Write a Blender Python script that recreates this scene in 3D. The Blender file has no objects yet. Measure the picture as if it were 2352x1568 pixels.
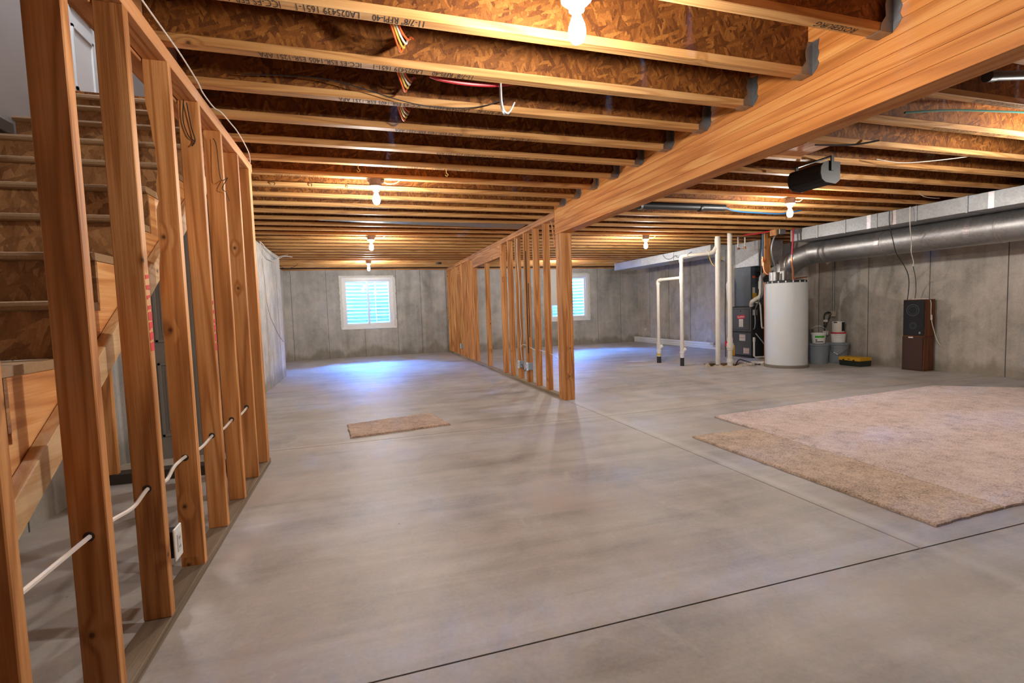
import bpy, bmesh, math, random
from mathutils import Vector, Matrix
random.seed(7)
C = bpy.context.scene.collection
S = bpy.context.scene
# ------------------------------------------------------------------ camera
FPX = 1127.872
cd = bpy.data.cameras.new('camera'); cam = bpy.data.objects.new('camera', cd); C.objects.link(cam)
Rv = Vector((0.954681, -0.295905, -0.031998)); Uv = Vector((0.049971, 0.053377, 0.997323)); Fv = Vector((0.293405, 0.953725, -0.065744))
cam.matrix_world = Matrix(((Rv.x, Uv.x, -Fv.x, 0), (Rv.y, Uv.y, -Fv.y, 0), (Rv.z, Uv.z, -Fv.z, 1.2046), (0, 0, 0, 1)))
cd.sensor_width = 36.0; cd.lens = 36.0 * FPX / 2352; cd.clip_start = .05; cd.clip_end = 200
S.camera = cam
# ------------------------------------------------------------------ world, exposure
W = bpy.data.worlds.new('sky'); S.world = W; W.use_nodes = True
W.node_tree.nodes['Background'].inputs[0].default_value = (0.08, 0.30, 1.0, 1)
W.node_tree.nodes['Background'].inputs[1].default_value = 80.0
vs = S.view_settings
vs.view_transform = 'Standard'; vs.look = 'None'; vs.gamma = 1.0; vs.use_curve_mapping = False
vs.exposure = 2.82
BULB = 165.0            # emission strength of the bare bulbs
BULBC = (1.0, 0.955, 0.875)
# ------------------------------------------------------------------ helpers
class MB:
    def __init__(s, o=(0, 0, 0)): s.v = []; s.f = []; s.o = o
    def add(s, vs, fs):
        b = len(s.v); s.v += [(x - s.o[0], y - s.o[1], z - s.o[2]) for x, y, z in vs]
        s.f += [tuple(b + i for i in f) for f in fs]; return s
    def box(s, x0, y0, z0, x1, y1, z1):
        if x0 > x1: x0, x1 = x1, x0
        if y0 > y1: y0, y1 = y1, y0
        if z0 > z1: z0, z1 = z1, z0
        return s.add([(x0, y0, z0), (x1, y0, z0), (x1, y1, z0), (x0, y1, z0), (x0, y0, z1), (x1, y0, z1), (x1, y1, z1), (x0, y1, z1)],
                     [(0, 3, 2, 1), (4, 5, 6, 7), (0, 1, 5, 4), (1, 2, 6, 5), (2, 3, 7, 6), (3, 0, 4, 7)])
    def hexa(s, p):   # 8 points ordered as in box
        return s.add(p, [(0, 3, 2, 1), (4, 5, 6, 7), (0, 1, 5, 4), (1, 2, 6, 5), (2, 3, 7, 6), (3, 0, 4, 7)])
    def prism(s, poly, ax, a, b):
        # poly: 2D points in the two other axes (in order x,y,z without ax)
        def p3(q, c): l = list(q); l.insert(ax, c); return tuple(l)
        n = len(poly)
        return s.add([p3(q, a) for q in poly] + [p3(q, b) for q in poly],
                     [tuple(range(n - 1, -1, -1)), tuple(range(n, 2 * n))] + [(i, (i + 1) % n, n + (i + 1) % n, n + i) for i in range(n)])
    def tube(s, path, r, n=10, caps=True, rs=None, closed=False):
        P = [Vector(p) for p in path]; m = len(P); rings = []
        up = None
        for i, p in enumerate(P):
            t = (P[min(i + 1, m - 1)] - P[max(i - 1, 0)]).normalized()
            if up is None:
                a = Vector((0, 0, 1)) if abs(t.z) < .9 else Vector((1, 0, 0))
                up = (a - t * a.dot(t)).normalized()
            else:
                up = (up - t * up.dot(t)).normalized()
            sd = t.cross(up); rr = rs[i] if rs else r
            k = 1.0
            if 0 < i < m - 1:
                c = (P[i] - P[i - 1]).normalized().dot((P[i + 1] - P[i]).normalized()); k = 1 / max(.6, math.sqrt((1 + max(-.9, c)) / 2))
            rings.append([tuple(p + (up * math.cos(2 * math.pi * j / n) + sd * math.sin(2 * math.pi * j / n)) * rr * (k if i not in (0, m - 1) else 1)) for j in range(n)])
        vs = [q for r_ in rings for q in r_]
        fs = [(i * n + j, i * n + (j + 1) % n, (i + 1) * n + (j + 1) % n, (i + 1) * n + j) for i in range(m - 1) for j in range(n)]
        fs = [f[::-1] for f in fs]
        if caps: fs += [tuple(range(n)), tuple(range((m - 1) * n + n - 1, (m - 1) * n - 1, -1))]
        return s.add(vs, fs)
    def lathe(s, prof, cx=0, cy=0, n=24, cap=True):
        vs = [(cx + r * math.cos(2 * math.pi * j / n), cy + r * math.sin(2 * math.pi * j / n), z) for r, z in prof for j in range(n)]
        fs = [(i * n + j, i * n + (j + 1) % n, (i + 1) * n + (j + 1) % n, (i + 1) * n + j) for i in range(len(prof) - 1) for j in range(n)]
        if cap: fs += [tuple(range(n - 1, -1, -1)), tuple(range((len(prof) - 1) * n, len(prof) * n))]
        return s.add(vs, fs)
def smooth_path(pts, k=6):
    P = [Vector(p) for p in pts]; out = []
    Q = [P[0]] + P + [P[-1]]
    for i in range(1, len(Q) - 2):
        a, b, c, d = Q[i - 1], Q[i], Q[i + 1], Q[i + 2]
        for j in range(k):
            t = j / k
            out.append(.5 * ((2 * b) + (c - a) * t + (2 * a - 5 * b + 4 * c - d) * t * t + (3 * b - a - 3 * c + d) * t ** 3))
    out.append(P[-1]); return out
def mesh_of(name, mb, mat, smooth=False, bevel=0):
    me = bpy.data.meshes.new(name); me.from_pydata(mb.v, [], mb.f); me.update()
    if bevel or True:
        bm = bmesh.new(); bm.from_mesh(me)
        bmesh.ops.recalc_face_normals(bm, faces=bm.faces)
        if bevel: bmesh.ops.bevel(bm, geom=bm.edges[:], offset=bevel, segments=1, affect='EDGES', clamp_overlap=True)
        bm.to_mesh(me); bm.free()
    me.materials.append(mat)
    if smooth:
        for p in me.polygons: p.use_smooth = True
        try: me.set_sharp_from_angle(angle=math.radians(40))
        except Exception: pass
    return me
def obj(name, mb, mat, parent=None, loc=None, smooth=False, bevel=0, label=None):
    me = mb if isinstance(mb, bpy.types.Mesh) else mesh_of(name, mb, mat, smooth, bevel)
    o = bpy.data.objects.new(name, me); C.objects.link(o)
    if parent is not None: o.parent = parent
    if loc is not None: o.location = loc
    if label: o['label'] = label
    return o
def thing(name, label, cat, loc=(0, 0, 0), rotz=0, group=None, kind=None):
    o = bpy.data.objects.new(name, None); C.objects.link(o); o.empty_display_size = .1
    o.location = loc; o.rotation_euler = (0, 0, rotz)
    if kind: o['kind'] = kind
    if label: o['label'] = label
    if cat: o['category'] = cat
    if group: o['group'] = group
    return o
def tag(o, label, cat, group=None):
    o['label'] = label; o['category'] = cat
    if group: o['group'] = group
    return o
def struct(name, mb, mat, bevel=0):
    o = obj(name, mb, mat, bevel=bevel); o['kind'] = 'structure'; return o
def base_of(p): return (p[0], p[1], p[2])
_txt = {}
def text_mesh(s, size, mat, align='LEFT'):
    key = (s, size, mat.name, align)
    if key in _txt: return _txt[key]
    cu = bpy.data.curves.new('lettering', 'FONT'); cu.body = s; cu.size = size; cu.resolution_u = 2; cu.align_x = align
    o = bpy.data.objects.new('lettering', cu); C.objects.link(o)
    bpy.context.view_layer.update()
    me = bpy.data.meshes.new_from_object(o.evaluated_get(bpy.context.evaluated_depsgraph_get()))
    bpy.data.objects.remove(o); bpy.data.curves.remove(cu)
    me.materials.clear(); me.materials.append(mat); me.name = 'lettering'
    _txt[key] = me; return me
def put_text(s, size, mat, parent, loc, xdir, ydir, align='LEFT', name='lettering', sx=1.0):
    me = text_mesh(s, size, mat, align)
    o = bpy.data.objects.new(name, me); C.objects.link(o); o.parent = parent
    x = Vector(xdir).normalized(); y = Vector(ydir).normalized(); z = x.cross(y)
    o.matrix_local = Matrix(((x.x * sx, y.x, z.x, loc[0]), (x.y * sx, y.y, z.y, loc[1]), (x.z * sx, y.z, z.z, loc[2]), (0, 0, 0, 1)))
    return o
# ------------------------------------------------------------------ materials
def new_mat(name):
    m = bpy.data.materials.new(name); m.use_nodes = True; nt = m.node_tree
    return m, nt, nt.nodes['Principled BSDF']
class N:
    def __init__(s, nt): s.nt = nt
    def n(s, t, **kw):
        nd = s.nt.nodes.new(t)
        for k, v in kw.items():
            if k.startswith('i_'):
                key = k[2:]; key = int(key) if key.isdigit() else key.replace('_', ' ')
                nd.inputs[key].default_value = v
            else: setattr(nd, k, v)
        return nd
    def l(s, a, b): s.nt.links.new(a, b)
    def math(s, op, a, b=None, c=None):
        nd = s.nt.nodes.new('ShaderNodeMath'); nd.operation = op
        for i, q in enumerate((a, b, c)):
            if q is None: continue
            if isinstance(q, (int, float)): nd.inputs[i].default_value = q
            else: s.l(q, nd.inputs[i])
        return nd.outputs[0]
    def mix(s, fac, a, b, mode='MIX'):
        nd = s.nt.nodes.new('ShaderNodeMix'); nd.data_type = 'RGBA'; nd.blend_type = mode
        for i, q in ((0, fac), (6, a), (7, b)):
            if isinstance(q, (int, float)): nd.inputs[i].default_value = q
            elif isinstance(q, tuple): nd.inputs[i].default_value = q if len(q) == 4 else (*q, 1)
            else: s.l(q, nd.inputs[i])
        return nd.outputs[2]
    def ramp(s, fac, stops):
        nd = s.nt.nodes.new('ShaderNodeValToRGB'); e = nd.color_ramp.elements
        while len(e) < len(stops): e.new(.5)
        for el, (p, c) in zip(e, stops): el.position = p; el.color = (*c, 1) if len(c) == 3 else c
        s.l(fac, nd.inputs[0]); return nd.outputs[0]
    def vmath(s, op, a, b):
        nd = s.nt.nodes.new('ShaderNodeVectorMath'); nd.operation = op
        for i, q in enumerate((a, b)):
            if isinstance(q, tuple): nd.inputs[i].default_value = q
            else: s.l(q, nd.inputs[i])
        return nd.outputs[0]
    def noise(s, vec, scale, detail=3, rough=.55, dist=0):
        nd = s.nt.nodes.new('ShaderNodeTexNoise'); nd.inputs['Scale'].default_value = scale; nd.inputs['Detail'].default_value = detail
        nd.inputs['Roughness'].default_value = rough; nd.inputs['Distortion'].default_value = dist
        s.l(vec, nd.inputs['Vector']); return nd.outputs['Fac']
    def vor(s, vec, scale, out='Distance', rnd=1.0):
        nd = s.nt.nodes.new('ShaderNodeTexVoronoi'); nd.inputs['Scale'].default_value = scale; nd.inputs['Randomness'].default_value = rnd
        s.l(vec, nd.inputs['Vector']); return nd.outputs[out]
    def flat(s, vec, axis):
        x, y, z = s.sep(vec); c = s.nt.nodes.new('ShaderNodeCombineXYZ')
        u, v = {'Z': ((x, y), z), 'Y': ((x, z), y), 'X': ((y, z), x)}[axis]
        s.l(s.math('ADD', u[0], u[1]), c.inputs[0]); s.l(v, c.inputs[1]); return c.outputs[0]
    def vor2(s, vec):
        nd = s.nt.nodes.new('ShaderNodeTexVoronoi'); nd.voronoi_dimensions = '2D'; nd.inputs['Scale'].default_value = 1.0
        s.l(vec, nd.inputs['Vector']); return nd.outputs
    def map(s, vec, scale=(1, 1, 1), rot=(0, 0, 0), loc=(0, 0, 0)):
        nd = s.nt.nodes.new('ShaderNodeMapping'); nd.inputs['Scale'].default_value = scale; nd.inputs['Rotation'].default_value = rot; nd.inputs['Location'].default_value = loc
        s.l(vec, nd.inputs['Vector']); return nd.outputs[0]
    def sep(s, vec):
        nd = s.nt.nodes.new('ShaderNodeSeparateXYZ'); s.l(vec, nd.inputs[0]); return nd.outputs
    def bump(s, h, strength, dist, bsdf):
        nd = s.nt.nodes.new('ShaderNodeBump'); nd.inputs['Strength'].default_value = strength; nd.inputs['Distance'].default_value = dist
        s.l(h, nd.inputs['Height']); s.l(nd.outputs[0], bsdf.inputs['Normal'])
    def ocoord(s, rnd=True):
        tc = s.nt.nodes.new('ShaderNodeTexCoord'); v = tc.outputs['Object']
        if rnd:
            oi = s.nt.nodes.new('ShaderNodeObjectInfo'); s.rand = oi.outputs['Random']
            c = s.nt.nodes.new('ShaderNodeCombineXYZ')
            for i, k in enumerate((17.3, 29.1, 11.7)): s.l(s.math('MULTIPLY', s.rand, k), c.inputs[i])
            v = s.vmath('ADD', v, c.outputs[0])
        return v
def wood(name, axis, dark, mid, light, knots=.5, rough=.62, ringk=55, rnd=.35):
    m, nt, b = new_mat(name); q = N(nt); v = q.ocoord()
    def sc(a, l): return tuple(l if 'XYZ'[i] == axis else a for i in range(3))
    fl = q.flat(v, axis)
    kv = q.map(fl, (4.6, 4.0, 1)); vo = q.vor2(kv); d = vo['Distance']; cr = q.sep(vo['Color'])[0]
    on = q.math('GREATER_THAN', cr, 1 - knots * .3)
    near = q.math('MULTIPLY', on, q.math('MAXIMUM', q.math('SUBTRACT', 1.0, q.math('MULTIPLY', d, 3.6)), 0.0))
    big = q.math('ADD', q.noise(q.map(v, sc(5.5, .35)), 1.0, 2, .5), q.math('MULTIPLY', near, .08))
    ring = q.math('MULTIPLY_ADD', q.math('SINE', q.math('MULTIPLY', big, ringk)), .5, .5)
    ring = q.math('POWER', ring, 2.6)
    fine = q.noise(q.map(v, sc(130, 3.0)), 1.0, 3, .6)
    med = q.noise(q.map(v, sc(10, .7)), 1.0, 3, .55)
    t = q.math('ADD', q.math('MULTIPLY', fine, .38), q.math('ADD', q.math('MULTIPLY', ring, .27), q.math('MULTIPLY', med, .62)))
    col = q.ramp(t, [(.36, light), (.58, mid), (.92, dark)])
    kn = q.math('MULTIPLY', on, q.ramp(d, [(.022, (.9, .9, .9)), (.045, (.35, .35, .35)), (.085, (0, 0, 0))]))
    col = q.mix(kn, col, tuple(x * .22 for x in dark))
    # each board its own tone
    sh = q.math('MULTIPLY_ADD', q.rand, rnd, 1 - rnd * .5)
    col = q.mix(1.0, col, q.mix(0.0, (1, 1, 1), (1, 1, 1)), 'MULTIPLY')
    hs = q.n('ShaderNodeHueSaturation'); q.l(col, hs.inputs['Color']); q.l(sh, hs.inputs['Value'])
    q.l(hs.outputs[0], b.inputs['Base Color']); b.inputs['Roughness'].default_value = rough
    b.inputs['Specular IOR Level'].default_value = .3
    q.bump(q.math('ADD', fine, q.math('MULTIPLY', ring, .5)), .25, .004, b)
    return m
def osb(name, axis=0, dark=(.09, .026, .006), mid=(.245, .083, .016), light=(.44, .18, .04), k=1.0):
    m, nt, b = new_mat(name); q = N(nt); v = q.ocoord()
    x_, y_, z_ = q.sep(v); cc = q.n('ShaderNodeCombineXYZ'); q.l(x_, cc.inputs[0]); q.l(y_ if axis == 2 else z_, cc.inputs[1])
    wob = q.noise(v, 30, 2); cc2 = q.n('ShaderNodeCombineXYZ'); q.l(q.math('MULTIPLY', wob, .012), cc2.inputs[0]); q.l(q.math('MULTIPLY', wob, .012), cc2.inputs[1])
    v2 = q.vmath('ADD', cc.outputs[0], cc2.outputs[0])
    lay = []
    for ang, seed in ((.3, 0), (-.45, 3.1), (1.2, 7.7)):
        mv = q.map(q.map(v2, (1, 1, 1), (0, 0, ang), (seed, seed * 1.7, 0)), (62 * k, 14 * k, 1))
        vo = q.vor2(mv); fib = q.noise(q.map(mv, (7, .5, 1)), 1.0, 2)
        lay.append((q.sep(vo['Color']), vo['Distance'], fib))
    t = lay[0][0][0]
    m1 = q.math('GREATER_THAN', lay[1][0][1], .5)
    t = q.math('ADD', q.math('MULTIPLY', t, q.math('SUBTRACT', 1.0, m1)), q.math('MULTIPLY', lay[1][0][0], m1))
    m2 = q.math('GREATER_THAN', lay[2][0][1], .68)
    t = q.math('ADD', q.math('MULTIPLY', t, q.math('SUBTRACT', 1.0, m2)), q.math('MULTIPLY', lay[2][0][0], m2))
    fine = q.noise(v, 140 * k, 3); bl = q.noise(v, 2.2, 3, .6)
    t2 = q.math('ADD', q.math('ADD', q.math('MULTIPLY', t, .36), q.math('MULTIPLY', lay[0][2], .26)), q.math('ADD', q.math('MULTIPLY', fine, .26), q.math('MULTIPLY', bl, .14)))
    col = q.ramp(t2, [(.30, dark), (.46, tuple(a * .45 + b_ * .55 for a, b_ in zip(dark, mid))), (.60, mid), (.80, light)])
    sh = q.math('MULTIPLY_ADD', q.rand, .16, .92)
    hs = q.n('ShaderNodeHueSaturation'); q.l(col, hs.inputs['Color']); q.l(sh, hs.inputs['Value'])
    q.l(hs.outputs[0], b.inputs['Base Color']); b.inputs['Roughness'].default_value = .6
    b.inputs['Specular IOR Level'].default_value = .3
    q.bump(t2, .3, .004, b)
    return m
def plain(name, col, rough=.5, metal=0.0, var=.0, scale=20, bump=0.0, spec=.5, emit=None):
    m, nt, b = new_mat(name); q = N(nt)
    b.inputs['Roughness'].default_value = rough; b.inputs['Metallic'].default_value = metal; b.inputs['Specular IOR Level'].default_value = spec
    v = q.ocoord(False); f = q.noise(v, scale, 4, .6)
    lo = tuple(max(0, c * (1 - var)) for c in col); hi = tuple(min(1, c * (1 + var)) for c in col)
    q.l(q.mix(f, lo, hi), b.inputs['Base Color'])
    if bump: q.bump(f, bump, .01, b)
    return m
def galv(name, col=(.36, .36, .365), rough=.45):
    m, nt, b = new_mat(name); q = N(nt); v = q.ocoord(False)
    sp = q.sep(q.vor(v, 38, 'Color'))[0]; st = q.noise(v, 4, 4, .6)
    t = q.math('ADD', q.math('MULTIPLY', sp, .35), q.math('MULTIPLY', st, .65))
    q.l(q.ramp(t, [(.2, tuple(c * .72 for c in col)), (.8, col)]), b.inputs['Base Color'])
    b.inputs['Metallic'].default_value = .92
    q.l(q.math('MULTIPLY_ADD', st, .25, rough - .1), b.inputs['Roughness'])
    return m
def concrete_floor(name):
    m, nt, b = new_mat(name); q = N(nt)
    g = q.n('ShaderNodeNewGeometry'); v = g.outputs['Position']
    big = q.noise(v, .55, 4, .6, .4); mid = q.noise(v, 2.6, 5, .62, .6); fine = q.noise(v, 55, 4, .65)
    streak = q.noise(q.map(v, (.55, 5.5, 1), (0, 0, .12)), 1.0, 4, .6, .5)
    swirl = q.noise(q.map(v, (2.2, 6.0, 1), (0, 0, -.5)), 1.0, 3, .6, 1.5)
    t = q.math('ADD', q.math('ADD', q.math('MULTIPLY', big, .35), q.math('MULTIPLY', mid, .3)), q.math('ADD', q.math('MULTIPLY', streak, .3), q.math('MULTIPLY', fine, .12)))
    col = q.ramp(t, [(.40, (.275, .25, .232)), (.53, (.435, .402, .375)), (.65, (.57, .535, .505))])
    # pinkish and pale blotches
    pk = q.ramp(q.noise(v, 1.1, 4, .65, .8), [(.54, (0, 0, 0)), (.70, (.7, .7, .7))])
    col = q.mix(pk, col, (.47, .385, .335))
    wt = q.ramp(q.noise(v, 1.9, 5, .7, 1.2), [(.60, (0, 0, 0)), (.70, (.5, .5, .5))])
    col = q.mix(wt, col, (.56, .54, .52))
    # pale band left along the old chalk line
    xy = q.sep(v)
    band = q.math('SUBTRACT', 1.0, q.math('MULTIPLY', q.math('ABSOLUTE', q.math('SUBTRACT', xy[0], 2.57)), 14.0))
    band = q.math('MULTIPLY', q.math('MAXIMUM', band, 0.0), q.math('LESS_THAN', xy[1], 5.9))
    col = q.mix(q.math('MULTIPLY', band, q.math('MULTIPLY', mid, 1.1)), col, (.6, .57, .54))
    dk = q.ramp(q.vor(v, 5.5), [(.02, (.75, .75, .75)), (.045, (0, 0, 0))])
    dk = q.math('MULTIPLY', dk, q.math('GREATER_THAN', q.sep(q.vor(v, 5.5, 'Color'))[0], .8))
    col = q.mix(dk, col, (.12, .11, .10))
    q.l(col, b.inputs['Base Color'])
    q.l(q.math('MULTIPLY_ADD', q.math('ADD', streak, mid), .22, .30), b.inputs['Roughness'])
    b.inputs['Specular IOR Level'].default_value = .42
    q.bump(q.math('ADD', q.math('MULTIPLY', streak, .5), q.math('MULTIPLY', fine, .25)), .12, .01, b)
    return m
def concrete_wall(name, tone=1.0, warm=0.0):
    m, nt, b = new_mat(name); q = N(nt)
    g = q.n('ShaderNodeNewGeometry'); v = g.outputs['Position']
    big = q.noise(q.map(v, (.9, .9, .45)), 1.0, 5, .6, .5); blot = q.noise(v, 3.2, 5, .65, .4); fine = q.noise(v, 45, 5, .7)
    drip = q.noise(q.map(v, (6, 6, .5)), 1.0, 4, .6)
    t = q.math('ADD', q.math('ADD', q.math('MULTIPLY', big, .45), q.math('MULTIPLY', blot, .33)), q.math('ADD', q.math('MULTIPLY', drip, .22), q.math('MULTIPLY', fine, .18)))
    w = warm
    col = q.ramp(t, [(.43, (.15 * tone, (.145 - w * .01) * tone, (.135 - w * .02) * tone)), (.58, (.275 * tone, (.265 - w * .02) * tone, (.25 - w * .04) * tone)), (.72, (.39 * tone, (.365 - w * .02) * tone, (.345 - w * .04) * tone))])
    pit = q.ramp(q.vor(v, 26), [(.08, (1, 1, 1)), (.16, (0, 0, 0))])
    pit = q.math('MULTIPLY', pit, q.math('GREATER_THAN', q.sep(q.vor(v, 26, 'Color'))[0], .72))
    col = q.mix(pit, col, (.09, .085, .08))
    # damp stain climbing from the slab
    z = q.sep(v)[2]
    st = q.math('SUBTRACT', q.math('MULTIPLY_ADD', q.noise(q.map(v, (1.4, 1.4, .2)), 1.0, 4, .65), .95, -.22), z)
    st = q.math('MINIMUM', q.math('MAXIMUM', q.math('MULTIPLY', st, 4.0), 0.0), .5)
    col = q.mix(st, col, (.16, .13, .085))
    q.l(col, b.inputs['Base Color']); b.inputs['Roughness'].default_value = .85; b.inputs['Specular IOR Level'].default_value = .25
    q.bump(q.math('SUBTRACT', fine, q.math('MULTIPLY', pit, .8)), .35, .006, b)
    return m
def carpet(name, c1, c2):
    m, nt, b = new_mat(name); q = N(nt)
    g = q.n('ShaderNodeNewGeometry'); v = g.outputs['Position']
    f = q.noise(v, 90, 4, .75); g2 = q.noise(v, 240, 2, .6); w = q.noise(v, 3, 3, .6); sp = q.noise(v, 14, 4, .7)
    t = q.math('ADD', q.math('MULTIPLY', f, .7), q.math('ADD', q.math('MULTIPLY', w, .2), q.math('MULTIPLY', sp, .3)))
    q.l(q.ramp(t, [(.47, tuple(x * .42 for x in c1)), (.575, c1), (.72, c2)]), b.inputs['Base Color'])
    b.inputs['Roughness'].default_value = .95; b.inputs['Specular IOR Level'].default_value = .08
    b.inputs['Sheen Weight'].default_value = .2
    q.bump(q.math('ADD', f, g2), .5, .012, b)
    return m
def emis(name, col, s):
    m, nt, b = new_mat(name)
    b.inputs['Emission Color'].default_value = (*col, 1); b.inputs['Emission Strength'].default_value = s; b.inputs['Base Color'].default_value = (.9, .9, .9, 1)
    return m
def glass(name):
    m = bpy.data.materials.new(name); m.use_nodes = True; nt = m.node_tree; nt.nodes.clear(); q = N(nt)
    o = q.n('ShaderNodeOutputMaterial'); t = q.n('ShaderNodeBsdfTransparent'); g = q.n('ShaderNodeBsdfGlossy')
    t.inputs[0].default_value = (.93, .96, .97, 1); g.inputs['Roughness'].default_value = .02
    fr = q.n('ShaderNodeFresnel'); fr.inputs[0].default_value = 1.45; mx = q.n('ShaderNodeMixShader')
    q.l(fr.outputs[0], mx.inputs[0]); q.l(t.outputs[0], mx.inputs[1]); q.l(g.outputs[0], mx.inputs[2]); q.l(mx.outputs[0], o.inputs[0])
    return m
FIR = dict(dark=(.31, .108, .028), mid=(.56, .238, .073), light=(.74, .38, .155))
M = {}
M['stud'] = wood('fir_stud', 'Z', **FIR)
M['plate'] = wood('fir_plate', 'Y', (.34, .125, .045), (.54, .235, .09), (.66, .34, .15), rough=.7)
M['sill'] = wood('fir_sill_grey', 'Y', (.17, .125, .085), (.27, .20, .135), (.37, .28, .19), rough=.8)
M['beam'] = wood('glulam', 'Y', (.46, .145, .028), (.68, .255, .06), (.80, .39, .12), knots=.25, ringk=42, rnd=.3)
M['flange'] = wood('joist_flange', 'X', (.40, .17, .052), (.61, .305, .105), (.73, .42, .175), knots=.06, ringk=85, rnd=.18)
M['lumberX'] = wood('lumber_cross', 'X', **FIR)
M['stringer'] = wood('stair_stringer', 'Y', (.36, .14, .045), (.55, .25, .085), (.68, .38, .16), knots=.3)
M['pale'] = wood('pale_pine', 'Y', (.52, .28, .12), (.66, .42, .21), (.74, .52, .30), knots=.4)
M['web'] = osb('joist_web_osb', 0)
M['sub'] = osb('subfloor_osb', 2, k=.8)
M['riser'] = osb('riser_osb', 0, (.21, .095, .038), (.38, .19, .075), (.56, .32, .145), k=.7)
M['tread'] = plain('particle_tread', (.33, .205, .105), .8, var=.25, scale=120, bump=.2)
M['floor'] = concrete_floor('slab')
M['gap'] = plain('joint_dark', (.05, .045, .04), .9)  # dark bed colour seen through the sawn slab joints
M['wall'] = concrete_wall('cast_wall', 1.5)
M['wallR'] = concrete_wall('cast_wall_right', 1.5, .9)
M['wallL'] = concrete_wall('cast_wall_pilaster', 1.9)
M['seam'] = plain('form_seam', (.10, .095, .09), .9, var=.3)
M['dry'] = plain('drywall', (.34, .32, .31), .9, var=.06, scale=3)
M['doorw'] = plain('white_door', (.68, .70, .70), .5, var=.03)
M['doorg'] = plain('grey_door', (.26, .25, .23), .55, var=.05)
M['vinyl'] = plain('white_vinyl', (.82, .83, .85), .4, var=.03)
M['foam'] = plain('foam_sealant', (.72, .70, .66), .9, var=.2, scale=60, bump=.6)
M['glass'] = glass('window_glass')
M['well'] = plain('well_steel', (.30, .29, .27), .5, metal=.2, var=.15)
M['gravel'] = plain('gravel', (.35, .33, .3), .95, var=.5, scale=40, bump=1)
M['galv'] = galv('galvanised'); M['galv3'] = galv('supply_steel', (.66, .67, .69), .5); M['galv2'] = galv('round_duct_steel', (.50, .49, .49), .40)
M['tape'] = galv('foil_tape', (.66, .60, .61), .35)
M['pvc'] = plain('pvc', (.70, .66, .59), .4, var=.06, scale=8)
M['pvcw'] = plain('white_pvc_fitting', (.80, .79, .76), .35)
M['abs'] = plain('black_plastic', (.022, .022, .024), .45, var=.2)
M['blk'] = plain('black_cloth', (.012, .012, .014), .9, var=.3, scale=200)
M['furn'] = plain('furnace_grey', (.075, .078, .088), .45, var=.12, scale=6)
M['coil'] = plain('coil_cabinet', (.065, .082, .11), .42, var=.35, scale=25)
M['furnd'] = plain('furnace_side', (.018, .018, .02), .55, var=.2)
M['heater'] = plain('heater_enamel', (.60, .62, .625), .35, var=.03, scale=4)
M['copper'] = plain('copper', (.72, .30, .16), .3, metal=.85, var=.2, scale=15)
M['pexr'] = plain('red_pex', (.50, .02, .03), .4); M['pexb'] = plain('blue_pex', (.03, .13, .26), .4)
M['white'] = plain('white_plastic', (.78, .77, .74), .4, var=.03)
M['nm'] = plain('white_cable', (.72, .64, .57), .5, var=.08, scale=30)
M['orange'] = plain('orange_wire', (.75, .13, .03), .5); M['yellow'] = plain('yellow_wire', (.65, .45, .08), .5)
M['green'] = plain('green_hose', (.03, .13, .10), .45)
M['boxb'] = plain('blue_box', (.25, .33, .42), .5); M['boxbr'] = plain('octagon_box', (.30, .20, .16), .55)
M['porc'] = plain('porcelain', (.62, .60, .57), .3)
M['bucket'] = plain('bucket_grey', (.225, .255, .285), .45, var=.06, scale=6)
M['redp'] = plain('red_plastic', (.55, .02, .04), .4); M['paint'] = plain('red_paint_mark', (.62, .05, .05), .8, var=.3, scale=60)
M['grn'] = plain('green_label', (.06, .42, .05), .5); M['ylw'] = plain('yellow_plastic', (.68, .36, .015), .45)
M['dkgrn'] = plain('dark_case', (.02, .028, .02), .5)
M['spkwood'] = wood('speaker_veneer', 'Z', (.06, .02, .01), (.13, .045, .018), (.20, .07, .028), knots=0, ringk=80, rnd=.1)
M['spkcloth'] = plain('brown_grille_cloth', (.055, .025, .017), .95, var=.5, scale=260)
M['ring'] = plain('dark_ring', (.05, .055, .06), .5)
M['carpP'] = carpet('pink_carpet', (.76, .59, .53), (.96, .83, .77))
M['carpB'] = carpet('beige_carpet', (.62, .45, .33), (.90, .72, .57))
M['carpM'] = carpet('tan_mat', (.52, .37, .28), (.80, .62, .50))
M['ink'] = plain('black_ink', (.035, .03, .028), .9)
M['inkf'] = plain('faded_ink', (.10, .06, .035), .9)
M['red'] = plain('red_logo', (.55, .02, .05), .4); M['card'] = plain('card', (.66, .62, .56), .7, var=.05)
M['blue'] = plain('blue_tape', (.02, .07, .22), .6)
M['bulb'] = emis('lit_bulb', BULBC, BULB)
M['basin'] = plain('sump_basin', (.16, .10, .035), .6, var=.4, scale=12)
M['rough'] = plain('broken_concrete', (.42, .36, .29), .95, var=.4, scale=18, bump=1)
M['dark_parts'] = plain('dark_parts_and_shade', (.05, .035, .025), .85, var=.3)  # dark parts; also carries the shade painted on the closet sill
H = 2.46; JS = .4345; JFAR = 2.272; FW = .0625; FH = .041; JH = .3225; ZS = H + JH
XP = 2.489; YF = 14.4; XR = 8.83; XL = -1.9; XS = -.764; YN = -3.2
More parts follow.
